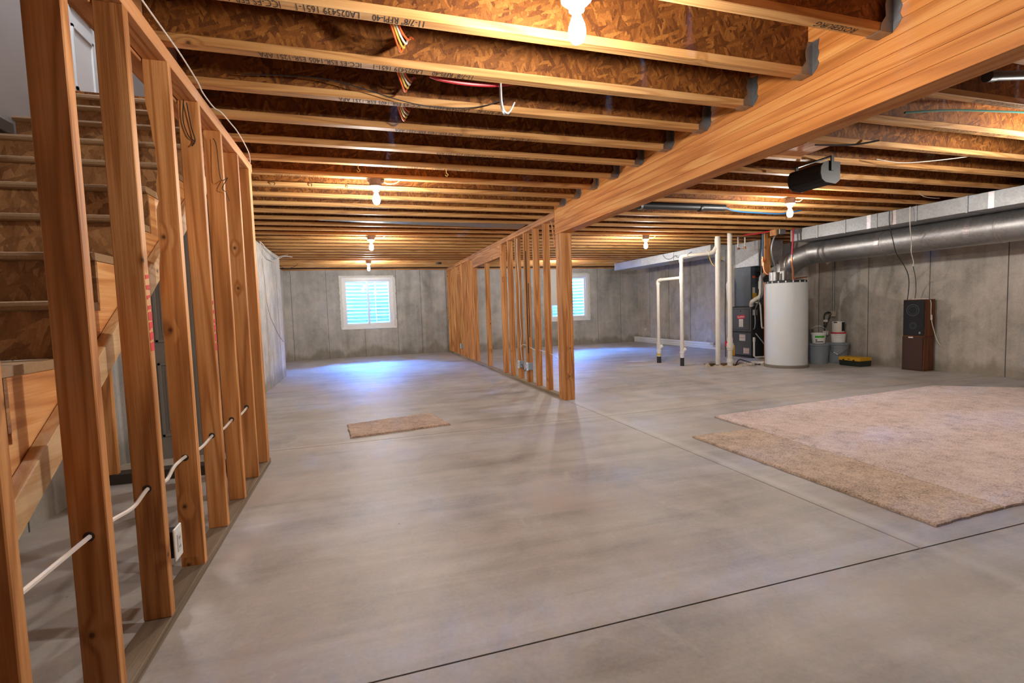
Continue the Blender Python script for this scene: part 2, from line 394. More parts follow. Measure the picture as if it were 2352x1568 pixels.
# ================================================================== SETTING
# ---- floor: slab panels divided by sawn joints
floor = thing('floor', None, None, kind='structure')
del_keys = None
fb = MB(); fb.box(XL - .3, YN - .3, -.2, XR + .3, YF + .3, -.1); obj('slab_bed', fb, M['gap'], floor)
xs = [XL - .3, 2.51, XR + .3]; ys = [YN - .3, -1.6, 1.61, 4.80, 8.47, 11.6, YF + .3]
GX, GY = .0045, .004; SC = (6.66, 7.80, .36)
for i in range(2):
    for j in range(len(ys) - 1):
        x0, x1 = xs[i] + GX, xs[i + 1] - GX
        if j < 2:
            if i: continue
            x1 = xs[2]
        y0, y1 = ys[j] + GY, ys[j + 1] - GY
        mb = MB()
        if x0 < SC[0] < x1 and y0 < SC[1] < y1:
            ang = sorted(set([2 * math.pi * k / 40 for k in range(40)] + [math.atan2(cy - SC[1], cx - SC[0]) % (2 * math.pi) for cx in (x0, x1) for cy in (y0, y1)]))
            inn = []; out = []
            for a in ang:
                c, s_ = math.cos(a), math.sin(a); inn.append((SC[0] + SC[2] * c, SC[1] + SC[2] * s_))
                t = min([((x1 if c > 0 else x0) - SC[0]) / c if abs(c) > 1e-9 else 1e9, ((y1 if s_ > 0 else y0) - SC[1]) / s_ if abs(s_) > 1e-9 else 1e9])
                out.append((SC[0] + t * c, SC[1] + t * s_))
            n = len(ang)
            mb.add([(*p, 0) for p in inn] + [(*p, 0) for p in out] + [(*p, -.1) for p in inn] + [(*p, -.1) for p in out],
                   [(k, (k + 1) % n, n + (k + 1) % n, n + k) for k in range(n)] + [(2 * n + k, 2 * n + (k + 1) % n, (k + 1) % n, k) for k in range(n)] + [(n + k, n + (k + 1) % n, 3 * n + (k + 1) % n, 3 * n + k) for k in range(n)])
        else: mb.box(x0, y0, -.1, x1, y1, 0)
        obj('slab_panel', mb, M['floor'], floor)
# ---- walls
WIN = [(-.47, .97, .81, 2.24), (5.66, 7.06, .80, 2.26)]
wf = thing('wall_far', None, None, kind='structure')
mb = MB()
ex = [XL - .3, WIN[0][0], WIN[0][1], WIN[1][0], WIN[1][1], XR + .3]
for a, b_ in ((0, 1), (2, 3), (4, 5)): mb.box(ex[a], YF, -.1, ex[b_], YF + .26, 2.42)
for w in WIN: mb.box(w[0], YF, -.1, w[1], YF + .26, w[2]); mb.box(w[0], YF, w[3], w[1], YF + .26, 2.42)
obj('concrete', mb, M['wall'], wf)
for x in (-1.73, -.84, .12, 1.03, 1.71, 2.45, 3.3, 4.2, 5.1, 7.37, 8.2):
    inw = [w for w in WIN if w[0] < x < w[1]]
    m = MB(); m.box(x - .004, YF - .003, 0, x + .004, YF + .01, inw[0][2] - .02 if inw else 2.42); obj('form_seam', m, M['seam'], wf)
m = MB(); m.box(XL - .3, YF + .02, 2.42, XR + .3, YF + .2, H); obj('sill_plate', m, M['lumberX'], wf)
m = MB(); m.box(XL - .3, YF + .06, H, XR + .3, YF + .2, 5.4); obj('rim_and_siding', m, M['dark_parts'], wf)
wr = thing('wall_right', None, None, kind='structure')
m = MB(); m.box(XR, YN - .3, -.1, XR + .3, YF + .3, 2.42); obj('concrete', m, M['wallR'], wr)
m = MB(); m.box(XR + .03, YN - .3, 2.42, XR + .3, YF + .3, H); obj('sill_plate', m, M['plate'], wr)
m = MB(); m.box(XR + .08, YN - .3, H, XR + .3, YF + .3, ZS); obj('rim_board', m, M['web'], wr)
for k in range(-2, 10):
    y = 4.62 + 1.005 * k
    if 0 < y < YF: m = MB(); m.box(XR - .003, y - .005, 0, XR + .01, y + .005, 2.42); obj('form_seam', m, M['seam'], wr)
wl = thing('wall_left', None, None, kind='structure')
m = MB(); m.box(XL - .3, YN - .3, -.1, XL, YF + .3, 2.42); obj('concrete', m, M['wall'], wl)
m = MB(); m.box(XL - .3, 6.2, 2.42, XL - .04, YF + .3, H); obj('sill_plate', m, M['plate'], wl)
m = MB(); m.box(XL - .3, 5.95, H, XL - .1, YF + .3, ZS); obj('rim_board', m, M['web'], wl)
m = MB(); m.box(XL, 8.52, -.05, -1.48, 10.83, 2.40); obj('pilaster', m, M['wallL'], wl, bevel=.012)
m = MB(); m.box(-1.53, 8.516, 0, -1.487, 8.53, 2.40); obj('pilaster_edge', m, M['seam'], wl)
for y in (9.0, 10.28): m = MB(); m.box(-1.49, y - .004, 0, -1.479, y + .004, 2.39); obj('form_seam', m, M['seam'], wl)
# meandering crack in the pilaster
cp = [(-1.478, 8.9, 2.15), (-1.478, 9.05, 1.75), (-1.478, 9.1, 1.45), (-1.478, 9.35, 1.2), (-1.478, 9.9, .95), (-1.478, 10.2, .83), (-1.478, 10.7, .70)]
m = MB(); m.tube(cp, .007, 4); obj('crack', m, M['rough'], wl)
for y in (11.6, 12.6, 13.6, .5, 1.5, 2.5, 3.5): m = MB(); m.box(XL - .01, y - .005, 0, XL + .003, y + .005, 2.41); obj('form_seam', m, M['seam'], wl)
wn = thing('wall_near', None, None, kind='structure')
m = MB(); m.box(XL - .3, YN - .3, -.1, XR + .3, YN, ZS); obj('concrete', m, M['wall'], wn)
# ---- ceiling: subfloor sheets and every I-joist
ceil = thing('ceiling', None, None, (0, 0, H), kind='structure')
SX = [-.8, .5, 3.1, 5.7, XR + .3]; 
def sheet(x0, y0, x1, y1):
    m = MB((0, 0, H)); m.box(x0 + .0015, y0 + .0015, ZS, x1 - .0015, y1 - .0015, ZS + .022); obj('subfloor_sheet', m, M['sub'], ceil)
yy = YN - .3; jx = 0
while yy < YF + .06:
    y1 = min(yy + 1.304, YF + .06)
    off = 1.2 * (jx % 2); cuts = [XL - .3 if yy >= 4.1 else -.95] + [x for x in (-.9 + off, 1.7 + off, 4.3 + off, 6.9 + off) if x > -.5] + [XR + .3]
    for a, b_ in zip(cuts[:-1], cuts[1:]): sheet(a, yy, b_, y1)
    if yy < 4.1 < y1: sheet(XL - .3, 4.22, -.95, y1)
    yy = y1; jx += 1
jmesh = {}
def joist(k, x0, x1):
    yf = JFAR + JS * k; yc = yf - FW / 2; L = x1 - x0
    key = round(L, 3)
    if key not in jmesh:
        a = MB(); a.box(0, -FW / 2, 0, L, FW / 2, FH); b_ = MB(); b_.box(0, -.006, FH, L, .006, JH - FH); c = MB(); c.box(0, -FW / 2, JH - FH, L, FW / 2, JH - .0005)
        jmesh[key] = (mesh_of('bottom_flange', a, M['flange'], bevel=.003), mesh_of('web', b_, M['web']), mesh_of('top_flange', c, M['flange']))
    j = bpy.data.objects.new('i_joist', None); C.objects.link(j); j.parent = ceil; j.location = (x0, yc, 0)
    j.empty_display_size = .1
    for nm, me in zip(('bottom_flange', 'web', 'top_flange'), jmesh[key]): obj(nm, me, None, j)
    return j
TXT = '11-7/8" RFPI-40     LA025439 1651-1     ICC-ES ESR-1405 ESR-1251 APA'
JO = {}
for k in range(-6, 28):
    yf = JFAR + JS * k
    x0 = -.86 if yf < 4.25 else XL - .2
    onbeam = yf < 6.05
    j = joist(k, x0, XP - .003 if onbeam else XP + .045); JO[k] = j
    if -2 <= k <= 9:
        st = {-2: 1.9, -1: .2, 0: .34, 1: .655, 2: 1.0, 3: 1.35, 4: 1.7, 5: 1.2, 6: .4}.get(k, .9)
        put_text(TXT, .068, M['ink'] if k < 6 else M['inkf'], j, (st - x0, -.024, -.0008), (-1, 0, 0), (0, 1, 0), name='flange_print', sx=.52)
    jr = joist(k, XP + .153 if onbeam else XP + .05, XR + .079)
    if 0 <= k <= 4:
        put_text(TXT, .068, M['inkf'], jr, (2.3 + .3 * k, -.024, -.0008), (-1, 0, 0), (0, 1, 0), name='flange_print', sx=.52)
for k, x in ((5, .745), (6, -.08)):
    x0 = -.86 if JFAR + JS * k < 4.25 else XL - .2
    put_text('ROSEBURG FOREST PRODUCTS', .062, M['ink'], JO[k], (x - x0, -.0068, .078), (1, 0, 0), (0, 0, 1), name='web_print', sx=.62)
# right-bay joist with stamped name by the beam
put_text('ROSEBURG', .05, M['ink'], JO[-1], (2.3 - -.86, -.017, -.0009), (-1, 0, 0), (0, 1, 0), name='flange_print')
# short blocking seen in the right bay
for (x0, k) in ((3.05, 1), (3.55, 2)):
    m = MB((0, 0, H)); y0 = JFAR + JS * k + .002; m.box(x0, y0, H + .02, x0 + .28, y0 + JS - FW - .004, H + .055); obj('blocking', m, M['plate'], ceil)
# ---- windows
for i, (x0, x1, z0, z1) in enumerate(WIN):
    w = thing('window_%d' % (i + 1), None, None, (x0, YF, z0), kind='structure'); o = (x0, YF, z0)
    def fr(y0, y1, a0, a1, c0, c1, t):
        m = MB(o); m.box(a0, y0, c0, a0 + t, y1, c1); m.box(a1 - t, y0, c0, a1, y1, c1); m.box(a0 + t, y0, c0, a1 - t, y1, c0 + t); m.box(a0 + t, y0, c1 - t, a1 - t, y1, c1); return m
    rnd = random.Random(i)
    fm = MB(o)
    for k in range(34):
        t = k / 34
        for (px, pz, s_) in ((x0 + (x1 - x0) * t, z1, 1), (x0, z0 + (z1 - z0) * t, 1), (x1, z0 + (z1 - z0) * t, 1)):
            r = .018 + .014 * rnd.random(); fm.box(px - r * 1.4, YF - .012 - .01 * rnd.random(), pz - r, px + r * 1.4, YF + .02, pz + r)
    obj('foam_bead', fm, M['foam'], w)['kind'] = 'stuff'
    obj('frame', fr(YF - .012, YF + .10, x0 + .02, x1 - .02, z0 + .005, z1 - .02, .085), M['vinyl'], w, bevel=.004)
    m = MB(o); m.box(x0 - .01, YF - .02, z0 - .03, x1 + .02, YF + .02, z0 + .02); obj('sill', m, M['vinyl'], w, bevel=.004)
    ix0, ix1, iz0, iz1 = x0 + .105, x1 - .105, z0 + .09, z1 - .105; xm = (ix0 + ix1) / 2
    sa = obj('sash', fr(YF + .012, YF + .042, ix0, xm + .03, iz0, iz1, .038), M['vinyl'], w, bevel=.003)
    sb = obj('sash', fr(YF + .048, YF + .078, xm - .03, ix1, iz0, iz1, .045), M['vinyl'], w, bevel=.003)
    m = MB(o); m.box(ix0 + .038, YF + .026, iz0 + .038, xm - .008, YF + .030, iz1 - .038); obj('pane', m, M['glass'], sa)
    m = MB(o); m.box(xm + .015, YF + .061, iz0 + .045, ix1 - .045, YF + .065, iz1 - .045); obj('pane', m, M['glass'], sb)
    # corrugated steel window well outside
    cx = (x0 + x1) / 2; R0 = .98; nz = 90; na = 22; zz0, zz1 = .55, 2.36
    vv = []; ff = []
    for a in range(nz + 1):
        z = zz0 + (zz1 - zz0) * a / nz; rr = R0 + .024 * math.sin(2 * math.pi * z / .105)
        for b_ in range(na + 1):
            th = math.pi * b_ / na; vv.append((cx + rr * math.cos(th), YF + .27 + .85 * rr * math.sin(th), z))
    for a in range(nz):
        for b_ in range(na): ff.append((a * (na + 1) + b_, a * (na + 1) + b_ + 1, (a + 1) * (na + 1) + b_ + 1, (a + 1) * (na + 1) + b_))
    wl_o = (cx, YF + .27, zz0); t = thing('window_well', ('corrugated steel window well outside the left far window' if i == 0 else 'corrugated steel window well outside the far window right of the post'), 'window well', wl_o)
    m = MB(wl_o); m.add(vv, ff); wo = obj('steel_shell', m, M['well'], t, smooth=True)
    m = MB(wl_o); m.prism([(cx + 1.02 * math.cos(math.pi * q_ / 20), YF + .262 + .88 * math.sin(math.pi * q_ / 20)) for q_ in range(21)], 2, .5, .60); obj('gravel_bed', m, M['gravel'], t)
    if i == 0:
        m = MB(wl_o)
        for k in range(8): m.box(cx + .22, YF + .9, .75 + .2 * k, cx + .62, YF + .92, .77 + .2 * k)
        m.box(cx + .22, YF + .9, .62, cx + .24, YF + .92, 2.4); m.box(cx + .6, YF + .9, .62, cx + .62, YF + .92, 2.4)
        obj('escape_ladder', m, M['vinyl'], t)
# pale board in the right window
b_ = obj('insulation_board', MB((5.78, YF - .05, 1.2)).box(5.62, YF - .055, 1.28, 6.02, YF - .025, 2.40), M['card'], loc=(5.78, YF - .05, 1.2), bevel=.004)
tag(b_, 'pale insulation board covering upper left corner of right far window', 'board')
# ---- upstairs shell above the stair opening
up = thing('wall_upstairs', None, None, (0, 0, ZS), kind='structure'); uo = (0, 0, ZS)
m = MB(uo); m.box(XL - .3, -1.2, 2.42, XL - .0, 4.40, 5.4); obj('drywall_left', m, M['dry'], up)
m = MB(uo); m.box(XL - .3, 5.32, 2.42, XL, 6.2, 5.4); m.box(XL - .3, 4.40, 4.95, XL, 5.32, 5.4); m.box(XL - .3, 4.40, 2.42, XL, 5.32, ZS); obj('drywall_hall', m, M['dry'], up)
m = MB(uo); m.box(XL - .3, 5.95, ZS, -.7, 6.1, 5.4); obj('drywall_end', m, M['dry'], up)
m = MB(uo); m.box(-.90, -1.2, ZS + .018, -.80, 6.1, 5.4); obj('drywall_right', m, M['dry'], up)
m = MB(uo); m.box(XL - .3, -1.3, ZS, -.7, -1.15, 5.4); obj('drywall_near', m, M['dry'], up)
m = MB(uo); m.box(XL - .3, -1.3, 5.4, -.7, 6.2, 5.5); obj('drywall_top', m, M['dry'], up)
m = MB(uo); m.box(XL - .3, YN - .3, 2.42, -.95, .1, ZS + .02); obj('floor_edge', m, M['dry'], up)
# upstairs white panel door in the left wall
d1 = thing('door_1', None, None, (XL, 4.40, ZS), kind='structure'); do = (XL, 4.40, ZS)
m = MB(do); m.box(XL - .06, 4.43, ZS + .025, XL - .02, 5.29, 4.92); obj('door_slab', m, M['doorw'], d1)
m = MB(do); m.box(XL - .1, 4.33, ZS, XL + .015, 4.43, 5.02); m.box(XL - .1, 5.29, ZS, XL + .015, 5.39, 5.02); m.box(XL - .1, 4.43, 4.92, XL + .015, 5.29, 5.02); obj('door_casing', m, M['doorw'], d1, bevel=.004)
for (a, b_) in ((ZS + .15, ZS + .62), (ZS + .74, ZS + 1.5)):
    for (c, e) in ((4.52, 4.82), (4.9, 5.2)):
        m = MB(do); m.box(XL - .022, c, a, XL - .008, c + .02, b_); m.box(XL - .022, e - .02, a, XL - .008, e, b_); m.box(XL - .022, c, a, XL - .008, e, a + .02); m.box(XL - .022, c, b_ - .02, XL - .008, e, b_); obj('panel_moulding', m, M['doorw'], d1)
# trimmer beam along the stair opening
t_ = obj('trimmer_beam', MB((-.95, 2.2, H)).box(-.945, .1, 2.345, -.863, 4.22, 2.78), M['plate'], loc=(-.95, 2.2, H), bevel=.004); tag(t_, 'wooden trimmer along the stairwell edge behind the left stud wall', 'beam')
# ---- grey panelled door and framing under the stair
d2 = thing('door_2', None, None, (-1.3, 4.8, 0), kind='structure'); do = (-1.3, 4.8, 0)
m = MB(do); m.box(-1.74, 4.80, .03, -.90, 4.845, 2.12); obj('door_slab', m, M['doorg'], d2)
for (a, b_) in ((.22, .85), (1.02, 1.92)):
    for (c, e) in ((-1.64, -1.38), (-1.26, -1.0)):
        m = MB(do); m.box(c, 4.786, a, c + .025, 4.80, b_); m.box(e - .025, 4.786, a, e, 4.80, b_); m.box(c, 4.786, a, e, 4.80, a + .025); m.box(c, 4.786, b_ - .025, e, 4.80, b_); obj('panel_moulding', m, M['doorg'], d2, bevel=.004)
        m = MB(do); m.box(c + .05, 4.792, a + .05, e - .05, 4.80, b_ - .05); obj('raised_panel', m, M['doorg'], d2, bevel=.004)
m = MB(do); m.box(-1.74, 4.70, 0, -.90, 4.80, .028); obj('threshold', m, M['white'], d2)
m = MB(do); m.box(-1.78, 4.82, 0, -1.74, 4.9, 2.2); m.box(-.90, 4.82, 0, -.86, 4.9, 2.2); m.box(-1.74, 4.82, 2.12, -.90, 4.9, 2.2); obj('door_jamb', m, M['doorg'], d2)
cf = thing('stud_frame', 'short closet framing on a shade-darkened sill under the stairs', 'framing', (-1.4, 4.33, 0)); co = (-1.4, 4.33, 0)
m = MB(co); m.box(XL + .002, 4.28, 0, -.87, 4.40, .075); obj('sill_plate', m, M['dark_parts'], cf, bevel=.003)  # shade on the sill front is painted in as a dark colour
m = MB(co); m.box(XL + .03, 4.285, .075, XL + .13, 4.33, 1.9); obj('stud', m, M['stud'], cf, bevel=.003)
m = MB(co); m.box(XL + .002, 4.40, 0, -.87, 4.70, .05); obj('curb', m, M['rough'], cf)
# ================================================================== FRAMING THINGS
# ---- main beam with joist hangers
beam = thing('beam', 'large orange glued wooden beam running overhead towards the post', 'beam', (XP + .075, 2.5, 2.16)); bo = (XP + .075, 2.5, 2.16)
nl = 9; z0, z1 = 2.155, ZS - .002
for i in range(nl):
    a = z0 + (z1 - z0) * i / nl; b_ = z0 + (z1 - z0) * (i + 1) / nl
    m = MB(bo); m.box(XP, -3.15, a + .0006, XP + .15, 6.04, b_ - .0006); obj('lamination', m, M['beam'], beam, bevel=.0015)
hm = None
for k in range(-5, 9):
    yc = JFAR + JS * k - FW / 2
    if hm is None:
        w = FW / 2 + .002; h = MB()
        for s_ in (-1, 1):
            h.prism([(-.075, -.002), (-.001, -.002), (-.001, .175), (-.035, .175), (-.05, .12), (-.045, .07), (-.075, .03)], 1, s_ * w, s_ * (w + .002))
            a, c = sorted((s_ * w, s_ * (w + .045)))
            zz = [(0, .004), (.02, .03), (.045, .045), (.07, .035), (.10, .045), (.13, .037), (.175, .045), (.175, 0), (0, 0)]
            h.prism([(s_ * (w + q_[1]), q_[0]) for q_ in zz], 0, -.002, -.0002)
        h.box(-.08, -w - .002, -.0035, -.0005, w + .002, -.0015)
        hm = mesh_of('joist_hanger', h, M['galv'])
    obj('joist_hanger', hm, None, beam, (XP - bo[0] + 0, yc - bo[1], H - bo[2]))
# ---- built-up post
post = thing('post', 'built-up wooden post carrying the end of the big beam', 'post', (XP + .075, 5.97, 0)); po = (XP + .075, 5.97, 0)
for i in range(4):
    m = MB(po); a = 5.84 + .046 * i
    m.box(XP + (.0 if i else -.003), a, 0, XP + .14 - .004 * (i % 2), a + .0445, 2.1545); obj('ply', m, M['stud'], post, bevel=.003)
m = MB(po); m.box(XP + .142, 5.85, 0, XP + .150, 6.0, 2.15); obj('edge_strip', m, M['plate'], post)
# ---- left stud wall beside the stairs
SW, ST = .095, .041
def stud_mesh(h, nm='stud'): return mesh_of(nm, MB().box(0, 0, 0, SW, ST, h), M['stud'], bevel=.003)
lw = thing('stud_wall', 'open wooden stud wall beside the stairs at the left', 'stud wall', (XS - SW, 2.9, 0)); lo = (XS - SW, 2.9, 0)
m = MB(lo); m.box(XS - SW, .2, 0, XS, 4.43, .041); obj('bottom_plate', m, M['sill'], lw, bevel=.003)
m = MB(lo); m.box(XS - SW, .2, 2.355, XS, 4.43, 2.419); obj('top_plate', m, M['plate'], lw, bevel=.003)
m = MB(lo); m.box(XS - SW, .2, 2.42, XS - .03, 4.40, H - .001); obj('top_plate', m, M['plate'], lw, bevel=.003)
sm = stud_mesh(2.355 - .041)
sy = [.90, 1.33, 1.755, 2.18, 2.61, 3.045, 3.48, 3.915, 4.345]
studs = []
for i, y in enumerate(sy):
    if i == 4:      # this one has a waney, barky left edge
        rr = random.Random(4); hgt = 2.355 - .041; ed = [(0, hgt), (0, 2.12), (.012, 2.05), (.016, 1.98), (.024, 1.93), (.022, 1.88), (.027, 1.83), (.018, 1.79), (.016, 1.73), (.022, 1.70), (.010, 1.66), (.008, 1.55), (.012, 1.48), (.004, 1.4), (0, 1.3)]
        wm = MB(); wm.prism([(0, 0), (SW, 0), (SW, hgt)] + ed, 1, 0, ST); studs.append(obj('stud', wm, M['stud'], lw, (0, y - lo[1], .041)))
        continue
    studs.append(obj('stud', sm, None, lw, (0, y - lo[1], .041)))
obj('stud', sm, None, lw, (0, 4.30 - lo[1], .041))
dh = mesh_of('drill_hole', MB().tube([(SW / 2, -.0012, .521), (SW / 2, 0, .521)], .0155, 12), M['dark_parts'])
for y in sy[1:8]: obj('drill_hole', dh, None, lw, (0, y - lo[1], .041))
# red crayon marks on two studs
for si, z0, z1, n in ((3, 1.09, 1.40, 8), (5, 1.03, 1.33, 6)):
    m = MB()
    for k in range(n):
        a = (z0 + (z1 - z0) * k / n) - .041; h = (z1 - z0) / n * (.88 if k < n * .5 else .5)
        m.prism([(.004, a), (.037, a + .006 * (k % 3)), (.037, a + h), (.004, a + h - .004)], 0, SW + .0004, SW + .0012)
    obj('paint_mark', m, M['paint'], lw, (0, sy[si] - lo[1], .041))
# ---- middle partition
pw = thing('stud_wall', 'long open stud partition running from the post to the far wall', 'stud wall', (XP, 10, 0)); p0 = (XP, 10, 0)
m = MB(p0); m.box(XP, 6.03, 0, XP + SW, YF, .041); obj('bottom_plate', m, M['sill'], pw, bevel=.003)
for a in (2.378, 2.4195):
    for y0, y1 in ((6.05, 9.2 if a < 2.4 else 10.6), (9.2 if a < 2.4 else 10.6, YF)):
        m = MB(p0); m.box(XP, y0 + .001, a, XP + SW, y1 - .001, a + .0405); obj('top_plate', m, M['plate'], pw, bevel=.002)
ps = stud_mesh(2.378 - .041)
pys = [6.46, 6.88, 7.31, 7.75, 8.18, 8.60, 8.645, 9.80, 10.92, 10.965, 11.36, 11.56, 11.80, 12.24, 12.30, 12.67, 13.10, 13.15, 13.54, 13.97, 14.03, 14.35]
for y in pys:
    if abs(y - 9.80) < .01: obj('stud', stud_mesh(2.16 - .041), None, pw, (0, y - 10, .041))
    else: obj('stud', ps, None, pw, (0, y - 10, .041))
for s_ in (0, 1):
    m = MB(p0); m.box(XP + .002 + .05 * s_, 8.69, 2.16, XP + .043 + .05 * s_, 10.918, 2.377); obj('header', m, M['plate'], pw, bevel=.003)
m = MB(p0); m.prism([(6.15, 2.32), (6.20, 2.37), (6.09, 2.0), (6.055, 2.0)], 0, XP + .01, XP + .02); obj('brace_strap', m, M['plate'], pw)
# water-stained stud
m = MB(p0); m.box(XP + .018, 7.3085, .5, XP + .034, 7.3095, 2.1); m.box(XP + .05, 7.3085, .75, XP + .062, 7.3095, 1.6); obj('stain_streak', m, M['dark_parts'], pw)
# ---- staircase
NR, RI, NY, NZ = .28, .19, 1.96, 1.28
XA, XB = XL + .03, -.95
stair = thing('staircase', 'unfinished wooden staircase with particle board treads behind the studs', 'staircase', (-1.4, .3, 0)); so = (-1.4, .3, 0)
jmin, jmax = -6, 8
for j in range(jmin, jmax + 1):
    y = NY + NR * j; z = NZ + RI * j
    if j < jmax:
        m = MB(so); pr_ = [(y + .30, z - .03), (y + .30, z), (y + .015, z), (y + .004, z - .004), (y, z - .015), (y + .004, z - .026), (y + .015, z - .03)]
        m.prism(pr_, 0, XA, XB); obj('tread', m, M['tread'], stair)
    zb = z - RI if j > jmin else 0
    m = MB(so); m.box(XA + .002, y + .03, max(0, zb) + (.001 if j > jmin else 0), XB - .003, y + .045, z - .031 if j < jmax else ZS - .005); obj('riser', m, M['riser'], stair)
m = MB(so); m.box(XA, NY + NR * jmax - .0, ZS - .03, XB, 4.23, ZS + .0); obj('landing_nosing', m, M['tread'], stair, bevel=.006)
sl = RI / NR
for x0 in (XA + .0, -1.42, XB - .045):
    pts = []
    for j in range(jmin, jmax):
        y = NY + NR * j + .046; z = NZ + RI * j - .031
        pts += [(y, z - RI + .0) if j > jmin else (y, .0), (y, z)]
    ye = NY + NR * jmax + .04; ze = NZ + RI * jmax - RI - .031
    pts += [(ye, ze)]
    pts += [(ye, ze - .22), (NY + NR * jmin + .37, 0)]
    m = MB(so); m.prism(pts, 0, x0 + .001, x0 + .040); obj('stringer', m, M['stringer'], stair)
def sline(y): return NZ + sl * (y - NY)
y0, y1 = .75, 3.9
m = MB(so); m.prism([(y0, sline(y0) - .435), (y1, sline(y1) - .435), (y1, sline(y1) - .325), (y0, sline(y0) - .325)], 0, XB - .003, XB + .040); obj('ledger', m, M['pale'], stair, bevel=.003)
m = MB(so); m.box(XB - .012, NY - .012 + .03, NZ - RI + .01, XB - .001, NY + .029, NZ - .035); obj('tape_strip', m, M['blue'], stair)
# dark ledge on the left stair wall
t_ = obj('wall_ledge', MB((XL + .04, 2.4, 2.36)).box(XL + .001, 1.0, 2.285, XL + .06, 3.60, 2.355), M['dark_parts'], loc=(XL + .04, 2.4, 2.36), bevel=.004); tag(t_, 'dark ledge along the stairwell wall at upper left', 'ledge')
# ================================================================== LAMPS
def lamp_proto():
    t = thing('bulb_lamp', 'x', 'lamp', (0, 0, 0), group='bare bulb ceiling lamps')
    m = MB(); m.lathe([(.052, 0), (.058, -.006), (.058, -.055), (.05, -.062)], 0, 0, 8); obj('junction_box', m, M['boxbr'], t)
    for s_ in (-1, 1): m = MB(); m.box(s_ * .075, -.012, -.03, s_ * .055, .012, -.008); obj('clamp', m, M['boxbr'], t)
    m = MB(); m.lathe([(.057, -.063), (.06, -.072), (.045, -.086), (.032, -.094), (.03, -.112), (.024, -.114)], 0, 0, 20); lh = obj('lamp_holder', m, M['porc'], t, smooth=True)
    m = MB(); m.lathe([(.014, -.113), (.016, -.128), (.022, -.145), (.031, -.168), (.0345, -.19), (.032, -.21), (.022, -.228), (.008, -.236), (.0005, -.2365)], 0, 0, 16); obj('bulb', m, M['bulb'], lh, smooth=True)
    m = MB(); m.tube(smooth_path([(.055, .0, -.02), (.11, .01, -.035), (.17, .015, -.03), (.22, .02, -.002), (.25, .03, .03)]), .0055, 6); obj('cable', m, M['nm'], t, smooth=True)
    return t
def copy_tree(o, parent=None):
    c = o.copy(); C.objects.link(c); c.parent = parent
    for ch in list(o.children): copy_tree(ch, c)
    return c
lp = lamp_proto()
def jy(k): return JFAR + JS * k - FW / 2
LAMPS = [(.86, jy(-1), 'bare bulb lamp cut by the top edge of the photo, nearest the camera', 0),
         (.205, jy(6), 'bare bulb ceiling lamp of the middle row, second from the camera', 0),
         (.235, jy(14), 'bare bulb ceiling lamp of the middle row, third from the camera', 0),
         (.26, jy(23), 'bare bulb ceiling lamp just above the left far window', 0),
         (5.13, jy(6), 'bare bulb ceiling lamp beside the metal ducts, near the hung speaker', 0),
         (5.03, jy(13), 'bare bulb ceiling lamp above the white drain pipes', 0),
         (5.28, jy(23), 'bare bulb ceiling lamp hidden behind the post, before the right far window', 0),
         (5.25, jy(0), 'bare bulb ceiling lamp above the pink carpet, outside the photo', 0)]
for i, (x, y, lab, r) in enumerate(LAMPS):
    o = lp if i == 0 else copy_tree(lp)
    o.location = (x, y, H - .0005 if y > 0 else ZS - .0005); o['label'] = lab; o.rotation_euler = (0, 0, r)
    if y < 0: pass
ul = thing('added_globe_light', 'added unseen globe light brightening the stairwell from the upstairs ceiling', 'lamp', (-1.4, 3.6, 5.4))  # added out of view to brighten the upstairs and the stairs
m = MB(); m.lathe([(.08, 0), (.08, -.03)], 0, 0, 20); obj('canopy', m, M['porc'], ul)
m = MB(); m.lathe([(.06, -.031), (.11, -.06), (.13, -.11), (.11, -.17), (.05, -.205), (.001, -.21)], 0, 0, 20); obj('globe', m, emis('added_globe_glow', (.95, .95, 1.0), 52.0), ul, smooth=True)
# ================================================================== WIRES AND SMALL CEILING THINGS
def wire(name, label, cat, pts, r, mat, n=6, k=6, group=None):
    o = tuple(pts[0]); m = MB(o); m.tube(smooth_path(pts, k), r, n)
    ob = obj(name, m, mat, loc=o, smooth=True); tag(ob, label, cat, group); return ob
xs_ = XS - .046
wire('electrical_cable', 'white cable threaded low through the left studs', 'cable',
     [(xs_, 1.0, .57), (xs_, 1.37, .563), (xs_, 1.78, .562), (xs_, 1.9, .555), (xs_, 2.05, .54), (xs_, 2.19, .562), (xs_, 2.36, .535), (xs_ + .004, 2.46, .568), (xs_, 2.64, .566), (xs_, 2.84, .548), (xs_, 3.06, .562), (xs_, 3.28, .548), (xs_, 3.5, .56), (xs_, 3.7, .545), (xs_, 3.93, .56)], .0075, M['nm'])
wire('electrical_cable', 'thin white cable running along the top of the left stud wall', 'cable',
     [(-.75, 2.0, 2.452), (-.75, 2.35, 2.454), (-.747, 2.6, 2.454), (-.747, 2.75, 2.455), (-.755, 3.02, 2.454), (-.768, 3.18, 2.453), (-.764, 3.37, 2.453), (-.742, 3.44, 2.453), (-.731, 3.62, 2.454), (-.724, 3.8, 2.454), (-.74, 4.2, 2.45), (-.75, 4.3, 2.40)], .0038, M['nm'])
wire('wire', 'dark loose wire drooping below the third ceiling joist', 'wire',
     [(-.55, 3.05, 2.52), (-.3, 3.03, 2.53), (-.1, 3.02, 2.525), (.1, 3.02, 2.49), (.3, 3.03, 2.45), (.5, 3.04, 2.435), (.75, 3.05, 2.46), (.95, 3.06, 2.53)], .003, M['abs'])
